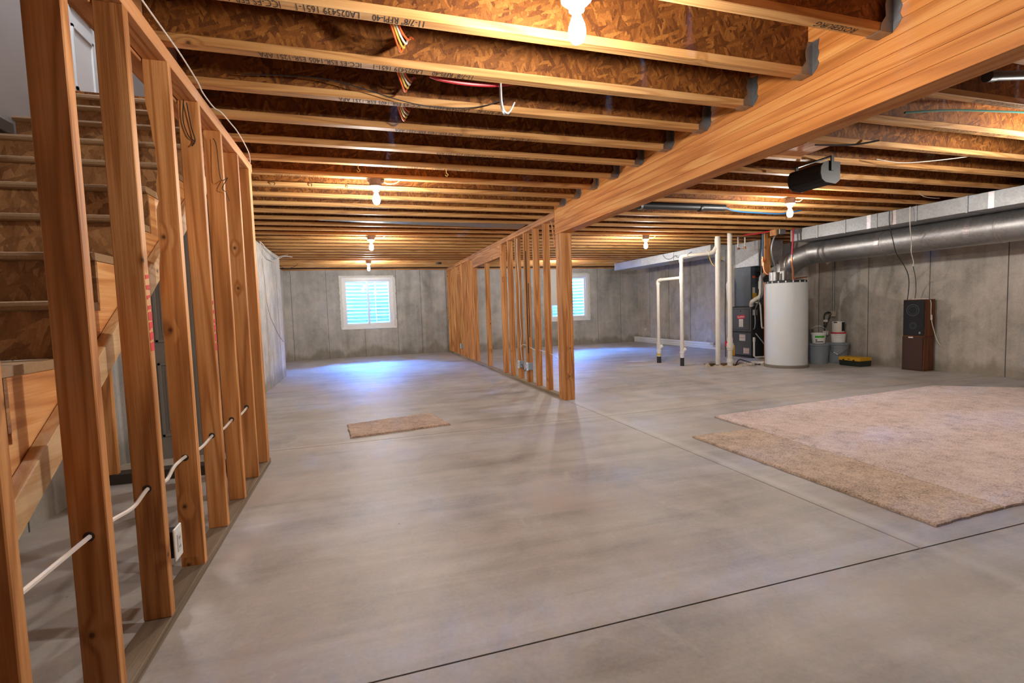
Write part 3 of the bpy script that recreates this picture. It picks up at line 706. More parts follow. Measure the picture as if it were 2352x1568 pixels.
wire('wire', 'dark wire dangling from the top of the fifth left stud', 'wire',
     [(-.825, 3.03, 2.353), (-.835, 3.035, 2.25), (-.815, 3.035, 2.17), (-.79, 3.038, 2.145), (-.80, 3.03, 2.12), (-.785, 3.03, 2.15), (-.80, 3.035, 2.22), (-.812, 3.03, 2.34)], .0026, M['abs'])
wire('wire', 'dark wire sticking out beside the sixth left stud', 'wire',
     [(-.80, 3.46, 2.30), (-.78, 3.44, 2.25), (-.765, 3.42, 2.05), (-.73, 3.43, 2.06), (-.765, 3.44, 2.0), (-.75, 3.46, 1.98), (-.735, 3.47, 1.93)], .0022, M['abs'])
for i, (x, k, lab) in enumerate(((.27, 1, 'orange, yellow and white wire bundle hanging between the nearest two joists'), (.33, 2, 'orange and white wire bundle hanging under the second joist bay'), (.36, 3, 'short orange wire bundle hanging under the third joist bay'))):
    y0, y1 = jy(k) - JS, jy(k); t = thing('wire_bundle', lab, 'wires', (x, y1 - .2, H), group='wire bundles hanging through the joists'); to = (x, y1 - .2, H)
    for s_, mt in enumerate((M['orange'], M['yellow'], M['nm'], M['orange'])):
        d = .012 * s_ - .02; dz = .05 + .012 * s_
        m = MB(to); m.tube(smooth_path([(x - .09 + d, y0 + .01, H + .15), (x - .05 + d, y0 + .12, H + .05), (x + d, y0 + .25, H - .0 + .02 * s_), (x + .03 + d, y1 - .045, H + dz + .06), (x + .05 + d, y1 - .008, H + .16)]), .0055, 6); obj('wire', m, mt, t, smooth=True)
o = (.62, jy(1) - .16, 2.40)
wire('water_pipe', 'red plastic water pipe sagging beside the joist that carries the grey hook', 'pipe', [(.43, jy(1) + .09, 2.49), (.50, jy(1) + .10, 2.479), (.66, jy(1) + .10, 2.472), (.84, jy(1) + .10, 2.486), (1.05, jy(1) + .09, 2.53)], .011, M['pexr'], 8)
# curved pipe hook
t = thing('pipe_hook', 'grey plastic J-shaped pipe hook hanging from a joist', 'hook', (.85, jy(1) + .03, H)); ho = (.85, jy(1) + .03, H)
hy_ = jy(1) + .037
pth = [(.815, hy_, 2.60), (.815, hy_, 2.42), (.817, hy_, 2.36), (.826, hy_, 2.318), (.846, hy_, 2.300), (.866, hy_, 2.315), (.893, hy_, 2.364)]
pth = smooth_path(pth, 5); m = MB(ho)
vv = []; ff = []
for i, p in enumerate(pth):
    a = pth[max(0, i - 1)]; b_ = pth[min(len(pth) - 1, i + 1)]; tg = (b_ - a).normalized(); nr = Vector((tg.z, 0, -tg.x)) * .004
    for s_ in (-1, 1):
        for w in (-.013, .013): q_ = p + nr * s_; vv.append((q_.x, q_.y + w, q_.z))
    if i: b0 = (i - 1) * 4; b1 = i * 4; ff += [(b0, b0 + 1, b1 + 1, b1), (b0 + 2, b1 + 2, b1 + 3, b0 + 3), (b0, b1, b1 + 2, b0 + 2), (b0 + 1, b0 + 3, b1 + 3, b1 + 1)]
ff += [(0, 2, 3, 1), (len(pth) * 4 - 4, len(pth) * 4 - 3, len(pth) * 4 - 1, len(pth) * 4 - 2)]
m.add(vv, ff); obj('strap', m, M['galv'], t)
m = MB(ho); m.lathe([(.006, 2.55), (.006, 2.555)], .815, jy(1) + .046, 8); obj('nail', m, M['dark_parts'], t)
# metal pan closing one joist bay, black drain pipe, blue and green hoses
t = tag(obj('joist_pan', MB((1.2, jy(11), H)).add([(-.45, jy(11) - .02, H - .012), (2.45, jy(11) - .03, H - .004), (2.45, jy(12) - .035, H - .004), (-.1, jy(11) + .03, H - .012), (-.45, jy(11) - .02, H - .004), (2.45, jy(11) - .03, H - .002), (2.45, jy(12) - .035, H - .002), (-.1, jy(11) + .03, H - .004)], [(0, 3, 2, 1), (4, 5, 6, 7), (0, 1, 5, 4), (1, 2, 6, 5), (2, 3, 7, 6), (3, 0, 4, 7)]), M['galv'], loc=(1.2, jy(11), H)), 'dull sheet metal pan under the joists above the middle of the room', 'duct pan')
t = thing('drain_pipe', 'black plastic drain pipe in the joists right of the big beam', 'pipe', (4.0, jy(8) - .2, H)); o = (4.0, jy(8) - .2, H)
m = MB(o); m.tube([(2.68, jy(8) - .17, H - .005), (4.75, jy(8) - .17, H + .01)], .045, 14); obj('pipe', m, M['abs'], t, smooth=True)
for x in (3.45, 4.35): m = MB(o); m.tube([(x, jy(8) - .17, H - .003), (x + .03, jy(8) - .17, H - .003)], .052, 14); obj('strap', m, M['galv'] if x < 4 else M['abs'], t, smooth=True)
wire('water_pipe', 'blue plastic water pipe weaving under the joists beyond the beam', 'pipe', [(4.78, jy(8) - .13, 2.50), (4.88, jy(8) - .12, 2.462), (5.05, jy(8) - .12, 2.44), (5.4, jy(8) - .1, 2.435), (5.8, jy(8) - .08, 2.437), (6.2, jy(8) - .05, 2.50)], .011, M['pexb'], 8)
wire('hose', 'dark green hose poking out between the right joists', 'hose', [(3.75, jy(1) - .1, 2.50), (4.1, jy(1) - .1, 2.545), (4.45, jy(1) - .1, 2.575), (5.0, jy(1) - .12, 2.6)], .008, M['green'])
t = thing('vent_pipe', 'short black pipe end poking out at the upper right corner', 'pipe', (3.8, jy(0) - .15, 2.5)); o = (3.8, jy(0) - .15, 2.5)
m = MB(o); m.tube([(3.72, jy(0) - .17, 2.52), (4.5, jy(0) - .17, 2.62)], .028, 12); obj('pipe', m, M['abs'], t, smooth=True)
m = MB(o); m.tube([(3.70, jy(0) - .17, 2.517), (3.76, jy(0) - .17, 2.525)], .033, 12); obj('cap', m, M['abs'], t, smooth=True)
wire('hose', 'thin dark hose under the right joists near the beam', 'hose', [(3.6, jy(2) + .05, 2.455), (3.9, jy(2) - .02, 2.452), (4.1, jy(2) - .1, 2.475)], .007, M['abs'])
for i, x in enumerate((.05, .8)):
    t = tag(obj('screw_hook', MB((x, jy(5), H)).tube(smooth_path([(x, jy(5), H + .002), (x, jy(5), H - .03), (x + .014, jy(5), H - .045), (x, jy(5), H - .06), (x - .012, jy(5), H - .048)]), .0035, 6), plain('brass%d' % i, (.7, .5, .15), .35, .8), loc=(x, jy(5), H), smooth=True), ('small brass screw hook under a joist, nearer the left stud wall', 'small brass screw hook under a joist, nearer the beam')[i], 'hook', 'brass screw hooks')
for i in range(5):
    x = -1.05 + .33 * i
    tag(obj('cup_hook', MB((x, jy(7) - FW / 2, H + .02)).tube(smooth_path([(x, jy(7) - FW / 2, H + .03), (x + .006, jy(7) - FW / 2 - .02, H + .025), (x + .008, jy(7) - FW / 2 - .024, H + .012), (x, jy(7) - FW / 2 - .014, H + .004)]), .0035, 5), M['abs'], loc=(x, jy(7) - FW / 2, H + .02)), 'small black cup hook, number %s from the left in the row near the second lamp' % ('one', 'two', 'three', 'four', 'five')[i], 'hook', 'cup hooks on a joist')
tag(obj('smoke_alarm', MB((2.0, jy(24), H)).lathe([(.06, H - .0005), (.075, H - .012), (.07, H - .045), (.04, H - .05)], 2.0, jy(24), 18), M['abs'], loc=(2.0, jy(24), H), smooth=True), 'small dark round alarm under the far joists by the partition', 'alarm')
for i, (pts, lab) in enumerate((([(-1.44, 8.6, 2.39), (-1.45, 8.9, 2.28), (-1.44, 9.3, 2.2), (-1.44, 9.9, 2.22), (-1.43, 10.5, 2.36), (-1.3, 10.7, 2.42)], 'long loose wire looping over the concrete pilaster top'), ([(-1.44, 8.65, 2.395), (-1.44, 9.5, 2.33), (-1.42, 10.2, 2.30), (-1.36, 10.6, 2.38), (-1.25, 10.9, 2.40)], 'short loose wire lying against the concrete pilaster top'), ([(-1.75, 12.5, 2.40), (-1.6, 12.6, 2.32), (-1.45, 12.7, 2.36), (-1.35, 12.8, 2.44)], 'dark wires bunched under the joists in the far left corner'))):
    wire('wire', lab, 'wire', pts, .006, M['nm'] if i < 2 else M['abs'])
# ---- speaker hung from the ceiling
t = thing('hanging_speaker', 'small black speaker hung on a bracket under the right joists', 'speaker', (4.03, 3.55, H), math.radians(-90))
m = MB(); m.box(-.177, -.015, -.010, .177, .015, -.0005); obj('bracket', m, M['abs'], t)
for s_ in (-1, 1): m = MB(); m.box(s_ * .19, -.015, -.13, s_ * .178, .015, -.0005); obj('bracket_arm', m, M['abs'], t)
prof = [(.10, -.05), (.10, -.20), (.05, -.235), (-.06, -.225), (-.10, -.20), (-.115, -.15), (-.11, -.10), (-.085, -.065), (-.03, -.045)]
m = MB(); m.prism(prof, 0, -.165, .165); obj('cabinet', m, M['blk'], t)
for s_ in (-1, 1):
    m = MB(); m.prism([(a * 1.04, b_ * 1.04 + .005) for a, b_ in prof], 0, s_ * .1655, s_ * .176); obj('end_cap', m, M['abs'], t)
# ---- electrical boxes
def outlet(name, lab, loc, rot, body, sx=1):
    t = thing(name, lab, 'outlet', loc, rot, group='electrical boxes on studs')
    m = MB(); m.box(0, -.028, -.055, .075, .028, .055); obj('box', m, body, t, bevel=.003)
    m = MB(); m.box(-.008, -.04, -.066, 0, .04, .066); cpl = obj('cover_plate', m, M['white'], t, bevel=.003)
    m = MB(); m.box(-.011, -.018, -.036, -.008, .018, .036); obj('receptacle', m, M['porc'], cpl, bevel=.001)
    for z in (.018, -.018):
        for y in (-.006, .006): m = MB(); m.box(-.0118, y - .0012, z - .005, -.011, y + .0012, z + .005); obj('slot', m, M['abs'], cpl)
    return t
outlet('wall_outlet', 'white outlet with cover plate at the foot of the left studs', (XS + .004, 2.275, .30), math.pi, M['abs'])
outlet('wall_outlet', 'blue outlet box on the partition, second stud row from the post', (XP - .006, 7.31 - .029, .297), 0, M['boxb'])
outlet('wall_outlet', 'blue outlet box on the partition with a short black lead', (XP - .006, 7.75 - .029, .29), 0, M['boxb'])
outlet('wall_outlet', 'blue outlet box on the partition near the far wall', (XP - .006, 12.64, .285), 0, M['boxb'])
wire('cord', 'short black lead between two blue boxes on the partition', 'cord', [(XP + .03, 7.69, .28), (XP + .02, 7.62, .285), (XP + .02, 7.52, .2), (XP + .0, 7.42, .21), (XP - .01, 7.33, .26)], .006, M['abs'])
wire('electrical_cable', 'white cable hanging down the stud beside the blue boxes', 'cable', [(XP + .03, 7.742, 2.35), (XP + .025, 7.74, 2.0), (XP + .045, 7.738, 1.6), (XP + .04, 7.738, 1.1), (XP + .055, 7.738, .8), (XP + .04, 7.735, .6), (XP + .05, 7.72, .35)], .007, M['nm'])
wire('electrical_cable', 'white cable threaded low through the partition studs by the post', 'cable', [(XP + .05, 7.72, .36), (XP + .03, 7.70, .55), (XP + .04, 7.6, .62), (XP + .05, 7.33, .6), (XP + .05, 7.1, .57), (XP + .05, 6.9, .58), (XP + .06, 6.7, .57), (XP + .06, 6.46, .56), (XP + .12, 6.3, .5), (XP + .3, 6.2, .45)], .006, M['nm'])
wire('electrical_cable', 'thin cable down the far end of the partition', 'cable', [(XP + .03, 12.6, 1.0), (XP + .02, 12.62, .6), (XP + .035, 12.635, .34)], .006, M['yellow'])
# ================================================================== DUCTS AND PLANT
# ---- round return duct with elbow
rd = thing('round_duct', 'large round galvanised duct along the right wall', 'duct', (8.0, 5, 1.86)); ro = (8.0, 5, 1.86)
segs = [-3.0, 1.2, 2.7, 4.25, 5.7, 6.75]
for a, b_ in zip(segs[:-1], segs[1:]):
    m = MB(ro); m.tube([(8.0, a, 2.06), (8.0, b_, 2.06)], .2, 40, caps=False); obj('duct_section', m, M['galv2'], rd, smooth=True)
for y in segs[1:]:
    m = MB(ro); m.tube([(8.0, y - .012, 2.06), (8.0, y - .005, 2.06), (8.0, y + .005, 2.06), (8.0, y + .012, 2.06)], .2, 40, caps=False, rs=[.2005, .206, .206, .2005]); obj('seam_ring', m, M['galv2'], rd, smooth=True)
for (y, z0, z1) in ((4.55, .6, 2.1), (5.75, .3, 1.9)):
    m = MB(ro); n = 10; vv = []
    for i in range(n + 1):
        a = z0 + (z1 - z0) * i / n
        for yy_ in (-.035, .035): vv.append((8.0 - .2025 * math.sin(a), y + yy_ + .01 * math.sin(i * 2.3), 2.06 + .2025 * math.cos(a)))
    m.add(vv, [(2 * i, 2 * i + 1, 2 * i + 3, 2 * i + 2) for i in range(n)]); obj('foil_tape', m, M['tape'], rd)
ep = [(8.0, 6.75, 2.06), (7.97, 7.02, 2.055), (7.88, 7.24, 1.98), (7.83, 7.46, 1.83), (7.80, 7.55, 1.64), (7.80, 7.57, 1.4)]
for a, b_, i in zip(ep[:-1], ep[1:], range(9)):
    m = MB(ro); A, B = Vector(a), Vector(b_); d = (B - A).normalized() * .03
    m.tube([A - d * .6, B + d * .6], .2 - .004 * i, 36, caps=False); obj('elbow_gore', m, M['galv2'], rd, smooth=True)
m = MB(ro); m.tube([(7.80, 7.57, 1.45), (7.80, 7.57, .02)], .17, 30); obj('drop_pipe', m, M['galv2'], rd, smooth=True)
# ---- rectangular trunk above it
td = thing('trunk_duct', 'long rectangular sheet metal duct above the round duct', 'duct', (7.8, 4, 2.25)); to = (7.8, 4, 2.25)
ty = [-3.0, .6, 1.8, 2.95, 3.75, 4.35, 4.95, 5.5, 6.0, 6.5, 7.05]
for i, (a, b_) in enumerate(zip(ty[:-1], ty[1:])):
    m = MB(to); m.box(7.47, a + .002, 2.25, 8.15, b_ - .002, 2.4585); obj('duct_section', m, M['galv'], td, bevel=.004)
for i, y in enumerate(ty[1:-1]):
    m = MB(to); m.box(7.461, y - .011, 2.243, 8.15, y + .011, 2.4588); obj('drive_cleat', m, M['galv'], td, bevel=.002)
for y in (4.1, 5.25, 5.62):
    m = MB(to); m.box(7.4688, y - .03, 2.252, 7.4695, y + .03, 2.455); obj('foil_tape', m, M['tape'], td)
# ---- supply trunk towards the far wall
sd = thing('supply_duct', 'rectangular sheet metal duct running to the far right corner', 'duct', (7.6, 11, 2.25)); s0 = (7.6, 11, 2.25)
for a, b_ in ((8.98, 10.3), (10.3, 11.75), (11.75, 13.17)):
    m = MB(s0); m.box(7.33, a + .002, 2.25, 7.93, b_ - .002, 2.4585); obj('duct_section', m, M['galv3'], sd, bevel=.004)
for y in (10.3, 11.75, 13.16):
    m = MB(s0); m.box(7.321, y - .012, 2.243, 7.938, y + .012, 2.4588); obj('drive_cleat', m, M['galv3'], sd, bevel=.002)
m = MB(s0); m.hexa([(7.33, 8.98, 2.25), (7.93, 8.98, 2.25), (7.93, 8.99, 2.25), (7.33, 8.99, 2.25)] + [(7.33, 8.98, 2.4585), (7.93, 8.98, 2.4585), (7.93, 8.99, 2.4585), (7.33, 8.99, 2.4585)]); obj('end_collar', m, M['tape'], sd)
m = MB(s0); m.hexa([(7.34, 8.98, 2.25), (7.90, 8.92, 1.99), (7.92, 8.98, 2.25), (7.5, 8.985, 2.25), (7.34, 8.98, 2.455), (7.90, 8.92, 2.455), (7.92, 8.98, 2.455), (7.5, 8.985, 2.455)]); obj('transition', m, M['galv3'], sd)
wire('wire', 'thin dark wire looped on the far supply duct', 'wire', [(7.31, 10.7, 2.44), (7.305, 10.6, 2.34), (7.305, 10.4, 2.30), (7.305, 10.2, 2.36), (7.305, 10.1, 2.30), (7.305, 9.9, 2.29), (7.31, 9.6, 2.38)], .005, M['abs'])
# ---- furnace, coil and plenum
fu = thing('furnace', 'dark grey gas furnace with red badge and white labels', 'furnace', (8.2, 8.72, 0)); fo = (8.2, 8.72, 0)
FX = 7.9; FY0, FY1 = 8.43, 9.02
m = MB(fo); m.box(FX + .02, FY0, .04, 8.62, FY1, 1.10); obj('cabinet', m, M['furnd'], fu, bevel=.004)
m = MB(fo); m.box(FX - .0, FY0 + .015, .56, FX + .02, FY1 - .015, 1.08); ud = obj('upper_door', m, M['furn'], fu, bevel=.006)
m = MB(fo); m.box(FX - .0, FY0 + .015, .05, FX + .02, FY1 - .015, .535); ld = obj('lower_door', m, M['furn'], fu, bevel=.006)
m = MB(fo)
m.box(FX - .004, FY0 + .05, .60, FX, FY1 - .05, .608); m.box(FX - .004, FY0 + .05, 1.035, FX, FY1 - .05, 1.043); m.box(FX - .004, FY0 + .05, .6, FX, FY0 + .058, 1.043); obj('door_rib', m, M['furnd'], ud)
m = MB(fo); m.box(FX + .0, FY0, 0, 8.62, FY1, .039); obj('plinth', m, M['abs'], fu)
rb = MB(fo); rb.prism([(y_, z_) for y_, z_ in [(8.60, .87), (8.62, .845), (8.80, .835), (8.835, .855), (8.845, .89), (8.82, .905), (8.63, .925), (8.605, .905)]], 0, FX - .005, FX - .0003); bd = obj('badge', rb, M['red'], ud)
put_text('Goodman', .058, M['white'], ud, (FX - .0056 - fo[0], 8.722 - fo[1], .862 - fo[2]), (0, -1, .07), (0, .07, 1), 'CENTER', 'badge_lettering', .85)
def label_card(y0, y1, z0, z1, rows, fu, nm='warning_label'):
    m = MB(fo); m.box(FX - .0035, y0, z0, FX - .0003, y1, z1); c = obj(nm, m, M['card'], fu)
    m = MB(fo); n = len(rows)
    for i, q_ in enumerate(rows):
        if not q_: continue
        zc = z1 - (z1 - z0) * (i + .5) / n; h = (z1 - z0) / n * .3
        m.box(FX - .0045, y0 + .01, zc - h / 2, FX - .0036, y1 - .01 - .02 * (i % 2), zc + h / 2)
    return m
M['labelred'] = plain('label_red', (.5, .10, .10), .7); M['labelgrey'] = plain('label_grey', (.3, .27, .26), .7)
obj('label_print', label_card(8.66, 8.78, .66, .83, [0, 1, 1, 1, 1, 1], ud), M['labelgrey'], ud)
obj('label_print', label_card(8.60, 8.77, .36, .50, [1, 0, 1, 0, 0], ld), M['labelred'], ld)
obj('label_print', label_card(8.49, 8.65, .09, .21, [1, 1, 1, 1], ld), M['labelred'], ld)
m = MB(fo); m.box(FX - .003, 8.985, .96, FX + .0, 9.015, 1.03); obj('blue_sticker', m, M['pexb'], ud)
m = MB(fo); m.tube([(FX - .006, 8.74, 1.0), (FX + .0, 8.74, 1.0)], .016, 10); obj('sight_glass', m, M['abs'], ud)
m = MB(fo); m.box(7.93, FY0 - .06, .91, 8.01, FY0 - .001, 1.03); obj('switch_box', m, M['galv'], fu, bevel=.004)
m = MB(fo); m.tube([(8.08, FY0 - .004, .74), (8.08, FY0 + .0, .74)], .045, 18); obj('knockout', m, M['blk'], fu)
cl = obj('cooling_coil', MB((8.2, 8.68, 1.10)).box(FX + .005, 8.455, 1.102, 8.5, 8.93, 1.935), M['coil'], loc=(8.2, 8.68, 1.10), bevel=.005); cl.name = 'coil_cabinet'
ct = thing('coil_cabinet', 'dark blue-grey cooling coil cabinet on top of the furnace', 'coil cabinet', (8.2, 8.68, 1.10)); cl.parent = ct; cl.location = (0, 0, 0); cl.name = 'cabinet'; c0 = (8.2, 8.68, 1.10)
m = MB(c0); m.box(7.95, 8.452, 1.7, 8.03, 8.4545, 1.74); obj('orange_sticker', m, M['orange'], ct)
m = MB(c0); m.box(7.955, 8.452, 1.32, 8.02, 8.4545, 1.5); obj('white_tag', m, M['card'], ct)
m = MB(c0); m.box(7.955, 8.451, 1.27, 8.06, 8.452, 1.38); obj('yellow_tag', m, M['ylw'], ct)
pl = thing('plenum', 'pale sheet metal plenum above the cooling coil', 'plenum', (8.2, 8.6, 1.936)); q0 = (8.2, 8.6, 1.936)
m = MB(q0); m.hexa([(7.9, 8.23, 1.937), (8.5, 8.23, 1.937), (8.5, 8.92, 1.937), (7.9, 8.92, 1.937), (7.9, 8.20, 2.4585), (8.5, 8.20, 2.4585), (8.5, 8.92, 2.4585), (7.9, 8.92, 2.4585)]); obj('sheet_box', m, galv('plenum_steel', (.72, .72, .74), .55), pl, bevel=.004)
m = MB(q0); m.box(7.892, 8.215, 1.94, 7.9, 8.24, 2.45); m.box(7.892, 8.9, 1.94, 7.9, 8.93, 2.45); obj('corner_cleat', m, M['galv'], pl)
# two thin plastic pipes dropping from the joists by the plenum
for i, (y, lab) in enumerate(((8.25, 'thin cream pipe stub from the joists, farther of the pair by the plenum'), (8.063, 'thin cream pipe stub from the joists, nearer of the pair by the plenum'))):
    t = thing('pipe_stub', lab, 'pipe', (7.4, y, 2.28), group='thin pipe stubs'); o = (7.4, y, 2.28)
    m = MB(o); m.tube([(7.4, y, 2.30), (7.4, y, 2.62)], .013, 10); obj('pipe', m, M['pvc'], t, smooth=True)
    m = MB(o); m.tube([(7.4, y, 2.30), (7.4, y, 2.275), (7.4, y + (-.04 if i == 0 else .04), 2.275)], .017, 10); obj('elbow', m, M['copper'], t, smooth=True)
wire('tie_bar', 'thin bar tying the two cream pipe stubs together', 'bar', [(7.4, 8.21, 2.275), (7.4, 8.16, 2.268), (7.4, 8.10, 2.275)], .006, M['galv'])
# ---- water heater
hx, hy, hr, hh = 7.42, 7.08, .345, 1.515
wh = thing('water_heater', 'tall white cylindrical water heater standing on the slab', 'water heater', (hx, hy, 0)); 
m = MB(); m.lathe([(hr + .015, 0), (hr + .02, .012), (hr + .02, .045), (hr, .05)], 0, 0, 48); obj('base_pan', m, plain('dull_pan', (.20, .17, .14), .7, var=.2), wh)
m = MB(); m.lathe([(hr, .05), (hr, hh - .008), (hr - .008, hh)], 0, 0, 64); obj('tank_jacket', m, M['heater'], wh, smooth=True)
m = MB(); m.lathe([(hr - .012, hh), (hr - .012, hh + .035), (hr - .04, hh + .045)], 0, 0, 48); obj('top_cover', m, M['furnd'], wh)
m = MB()
for k in range(36):
    if k % 2: continue
    a = 2 * math.pi * k / 36; a2 = a + .06; r0, r1 = hr - .0135, hr - .0085
    m.hexa([(r0 * math.cos(a), r0 * math.sin(a), hh + .003), (r1 * math.cos(a), r1 * math.sin(a), hh + .003), (r1 * math.cos(a2), r1 * math.sin(a2), hh + .003), (r0 * math.cos(a2), r0 * math.sin(a2), hh + .003)] + [(r0 * math.cos(a), r0 * math.sin(a), hh + .034), (r1 * math.cos(a), r1 * math.sin(a), hh + .034), (r1 * math.cos(a2), r1 * math.sin(a2), hh + .034), (r0 * math.cos(a2), r0 * math.sin(a2), hh + .034)])
obj('cover_clip', m, M['heater'], wh)
m = MB(); m.lathe([(.085, hh + .04), (.085, hh + .20)], -.20, .08, 24); obj('draft_pipe', m, M['galv2'], wh, smooth=True)
m = MB(); m.lathe([(.06, hh + .04), (.06, hh + .22)], .02, .1, 24); obj('flue_collar', m, M['galv2'], wh, smooth=True)
m = MB(); m.tube([(.0, -.14, hh + .07), (.42, -.05, hh + .10)], .012, 8); m.tube([(.05, -.13, hh + .04), (.05, -.13, hh + .09)], .016, 8); obj('relief_line', m, M['copper'], wh, smooth=True)
# copper and plastic water lines
def Hh(dx, dy, z): return (hx + dx, hy + dy, z)
t = thing('hot_water_line', 'red plastic and copper line dropping onto the water heater', 'pipe', Hh(0, 0, 1.6)); o = Hh(0, 0, 1.6)
m = MB(o); m.tube(smooth_path([Hh(-.06, -.20, 2.47), Hh(-.075, -.20, 2.2), Hh(-.09, -.20, 1.98)]), .016, 10); obj('red_pipe', m, M['pexr'], t, smooth=True)
m = MB(o); m.tube(smooth_path([Hh(-.09, -.20, 1.985), Hh(-.09, -.20, 1.86), Hh(-.045, -.18, 1.72), Hh(-.02, -.16, 1.60), Hh(-.015, -.16, 1.555)]), .0175, 10); obj('copper_pipe', m, M['copper'], t, smooth=True)
m = MB(o); m.tube([Hh(-.09, -.20, 1.96), Hh(-.09, -.20, 2.0)], .021, 10); obj('ferrule', m, M['galv'], t, smooth=True)
t = thing('cold_water_line', 'blue plastic and copper line with valve beside the wooden board', 'pipe', Hh(-.3, .2, 1.6)); o = Hh(-.3, .2, 1.6)
m = MB(o); m.tube([(7.22, 7.42, 2.46), (7.215, 7.42, 2.02)], .016, 10); obj('blue_pipe', m, M['pexb'], t, smooth=True)
m = MB(o); m.tube(smooth_path([(7.215, 7.42, 2.03), (7.22, 7.40, 1.80), (7.26, 7.36, 1.70), (7.38, 7.28, 1.69), (7.42, 7.22, 1.62), (7.425, 7.20, 1.555)]), .0165, 10); obj('copper_pipe', m, M['copper'], t, smooth=True)
m = MB(o); m.tube([(7.216, 7.415, 1.98), (7.218, 7.41, 1.86)], .026, 10); obj('valve', m, M['copper'], t, smooth=True)
m = MB(o); m.box(7.17, 7.36, 1.93, 7.19, 7.38, 2.0); obj('valve_handle', m, M['orange'], t)
wire('gas_line', 'grey flexible conduit curving from the junction box to the heater', 'conduit', [(7.20, 7.02, 2.44), (7.10, 7.04, 2.33), (7.06, 7.06, 2.15), (7.10, 7.08, 1.98), (7.18, 7.10, 1.82), (7.22, 7.12, 1.64), (7.23, 7.12, 1.56)], .014, M['galv'], 8)
bd = obj('mounting_board', MB((7.36, 7.42, 1.7)).box(7.28, 7.44, 1.72, 7.42, 7.48, H - .001), M['stud'], loc=(7.36, 7.42, 1.7), bevel=.003); tag(bd, 'upright wooden board hanging from the joists beside the round elbow', 'board')
t = thing('junction_box', 'grey metal junction box under the joists by the water heater', 'junction box', (7.2, 7.0, H)); o = (7.2, 7.0, H)
m = MB(o); m.box(7.13, 6.95, H - .085, 7.27, 7.06, H - .002); obj('box', m, M['galv'], t, bevel=.004)
m = MB(o); m.box(7.08, 6.99, H - .10, 7.12, 7.12, H - .002); obj('wood_block', m, M['lumberX'], t)
wire('water_pipe', 'red plastic pipe running level under the joists by the furnace', 'pipe', [(6.85, 7.5, 2.43), (7.05, 7.3, 2.44), (7.12, 7.1, 2.455)], .013, M['pexr'], 8)
# exhaust: fat cream pipe from furnace up and behind the heater
t = thing('exhaust_pipe', 'fat cream plastic exhaust pipe bending over the furnace', 'pipe', (8.0, 8.4, 1.1)); o = (8.0, 8.4, 1.1)
m = MB(o); m.tube(smooth_path([(7.945, 8.475, 1.104), (7.93, 8.46, 1.15), (7.90, 8.40, 1.205), (7.95, 8.35, 1.25)], 5), .042, 16); obj('lower_elbow', m, M['pvc'], t, smooth=True)
m = MB(o); m.tube(smooth_path([(7.93, 8.36, 1.245), (8.006, 8.31, 1.30), (8.029, 8.3, 1.416), (8.028, 8.3, 1.669), (8.06, 8.29, 1.73), (8.15, 8.25, 1.81), (8.30, 8.15, 1.89), (8.5, 8.0, 1.93)], 5), .042, 16); obj('riser_pipe', m, M['pvc'], t, smooth=True)
m = MB(o); m.tube([(8.029, 8.3, 1.46), (8.029, 8.3, 1.62)], .052, 16); obj('coupling', m, M['pvc'], t, smooth=True)
# condensate piping
t = thing('condensate_pipe', 'thin cream condensate piping at the side of the furnace', 'pipe', (8.05, 8.3, 0)); o = (8.05, 8.3, 0)
m = MB(o); m.tube([(7.98, 8.40, 1.18), (7.99, 8.30, 1.175), (8.0, 8.285, 1.12), (8.03, 8.28, .68), (8.045, 8.28, .645), (8.10, 8.28, .64), (8.118, 8.28, .60), (8.125, 8.28, .06)], .016, 10); obj('upper_run', m, M['pvc'], t, smooth=True)
m = MB(o); m.tube([(7.88, 8.33, .43), (7.88, 8.33, .06), (7.91, 8.32, .03), (8.09, 8.28, .03), (8.122, 8.28, .06)], .018, 10); obj('trap', m, M['pvc'], t, smooth=True)
m = MB(o); m.lathe([(.026, .36), (.026, .45)], 7.88, 8.33, 12); obj('cap', m, M['pvc'], t, smooth=True)
wire('gas_pipe', 'copper-coloured gas pipe rising beside the heater', 'pipe', [(7.43, 7.56, 1.55), (7.41, 7.56, 1.54), (7.40, 7.56, 1.5), (7.405, 7.56, .9), (7.41, 7.56, .02)], .016, M['copper'], 8, 3)
wire('tube', 'pale plastic tube leaning between furnace and heater', 'tube', [(7.95, 8.36, .53), (8.0, 8.25, .38), (8.08, 8.12, .15), (8.12, 8.06, .02)], .013, M['galv'])
wire('conduit', 'grey flexible conduit from the plenum down to the furnace switch', 'conduit', [(7.98, 8.17, 2.4), (7.93, 8.18, 2.2), (7.93, 8.19, 1.9), (7.94, 8.2, 1.5), (7.95, 8.23, 1.3), (7.95, 8.33, 1.12), (7.97, 8.40, 1.032)], .011, M['galv'], 8)
wire('conduit', 'grey flexible conduit below the furnace switch', 'conduit', [(7.97, 8.40, .908), (7.96, 8.385, .75), (7.95, 8.39, .64), (7.945, 8.425, .62)], .011, M['galv'], 8)
t = thing('refrigerant_line', 'black insulated line running level past the coil cabinet', 'pipe', (8.1, 8.3, 1.75)); o = (8.1, 8.3, 1.75)
m = MB(o); m.tube([(8.0, 8.418, 1.79), (8.75, 8.410, 1.79)], .026, 12); obj('insulated_pipe', m, M['abs'], t, smooth=True)
m = MB(o); m.tube([(8.0, 8.43, 1.70), (8.75, 8.42, 1.74)], .009, 8); obj('copper_line', m, M['galv'], t, smooth=True)
wire('duct_insulation', 'crinkled silver pipe sleeve left of the coil cabinet', 'sleeve', [(7.84, 9.0, 1.11), (7.83, 9.02, 1.3), (7.83, 9.03, 1.45), (7.82, 9.03, 1.6), (7.88, 9.0, 1.72)], .035, M['pvcw'], 10)
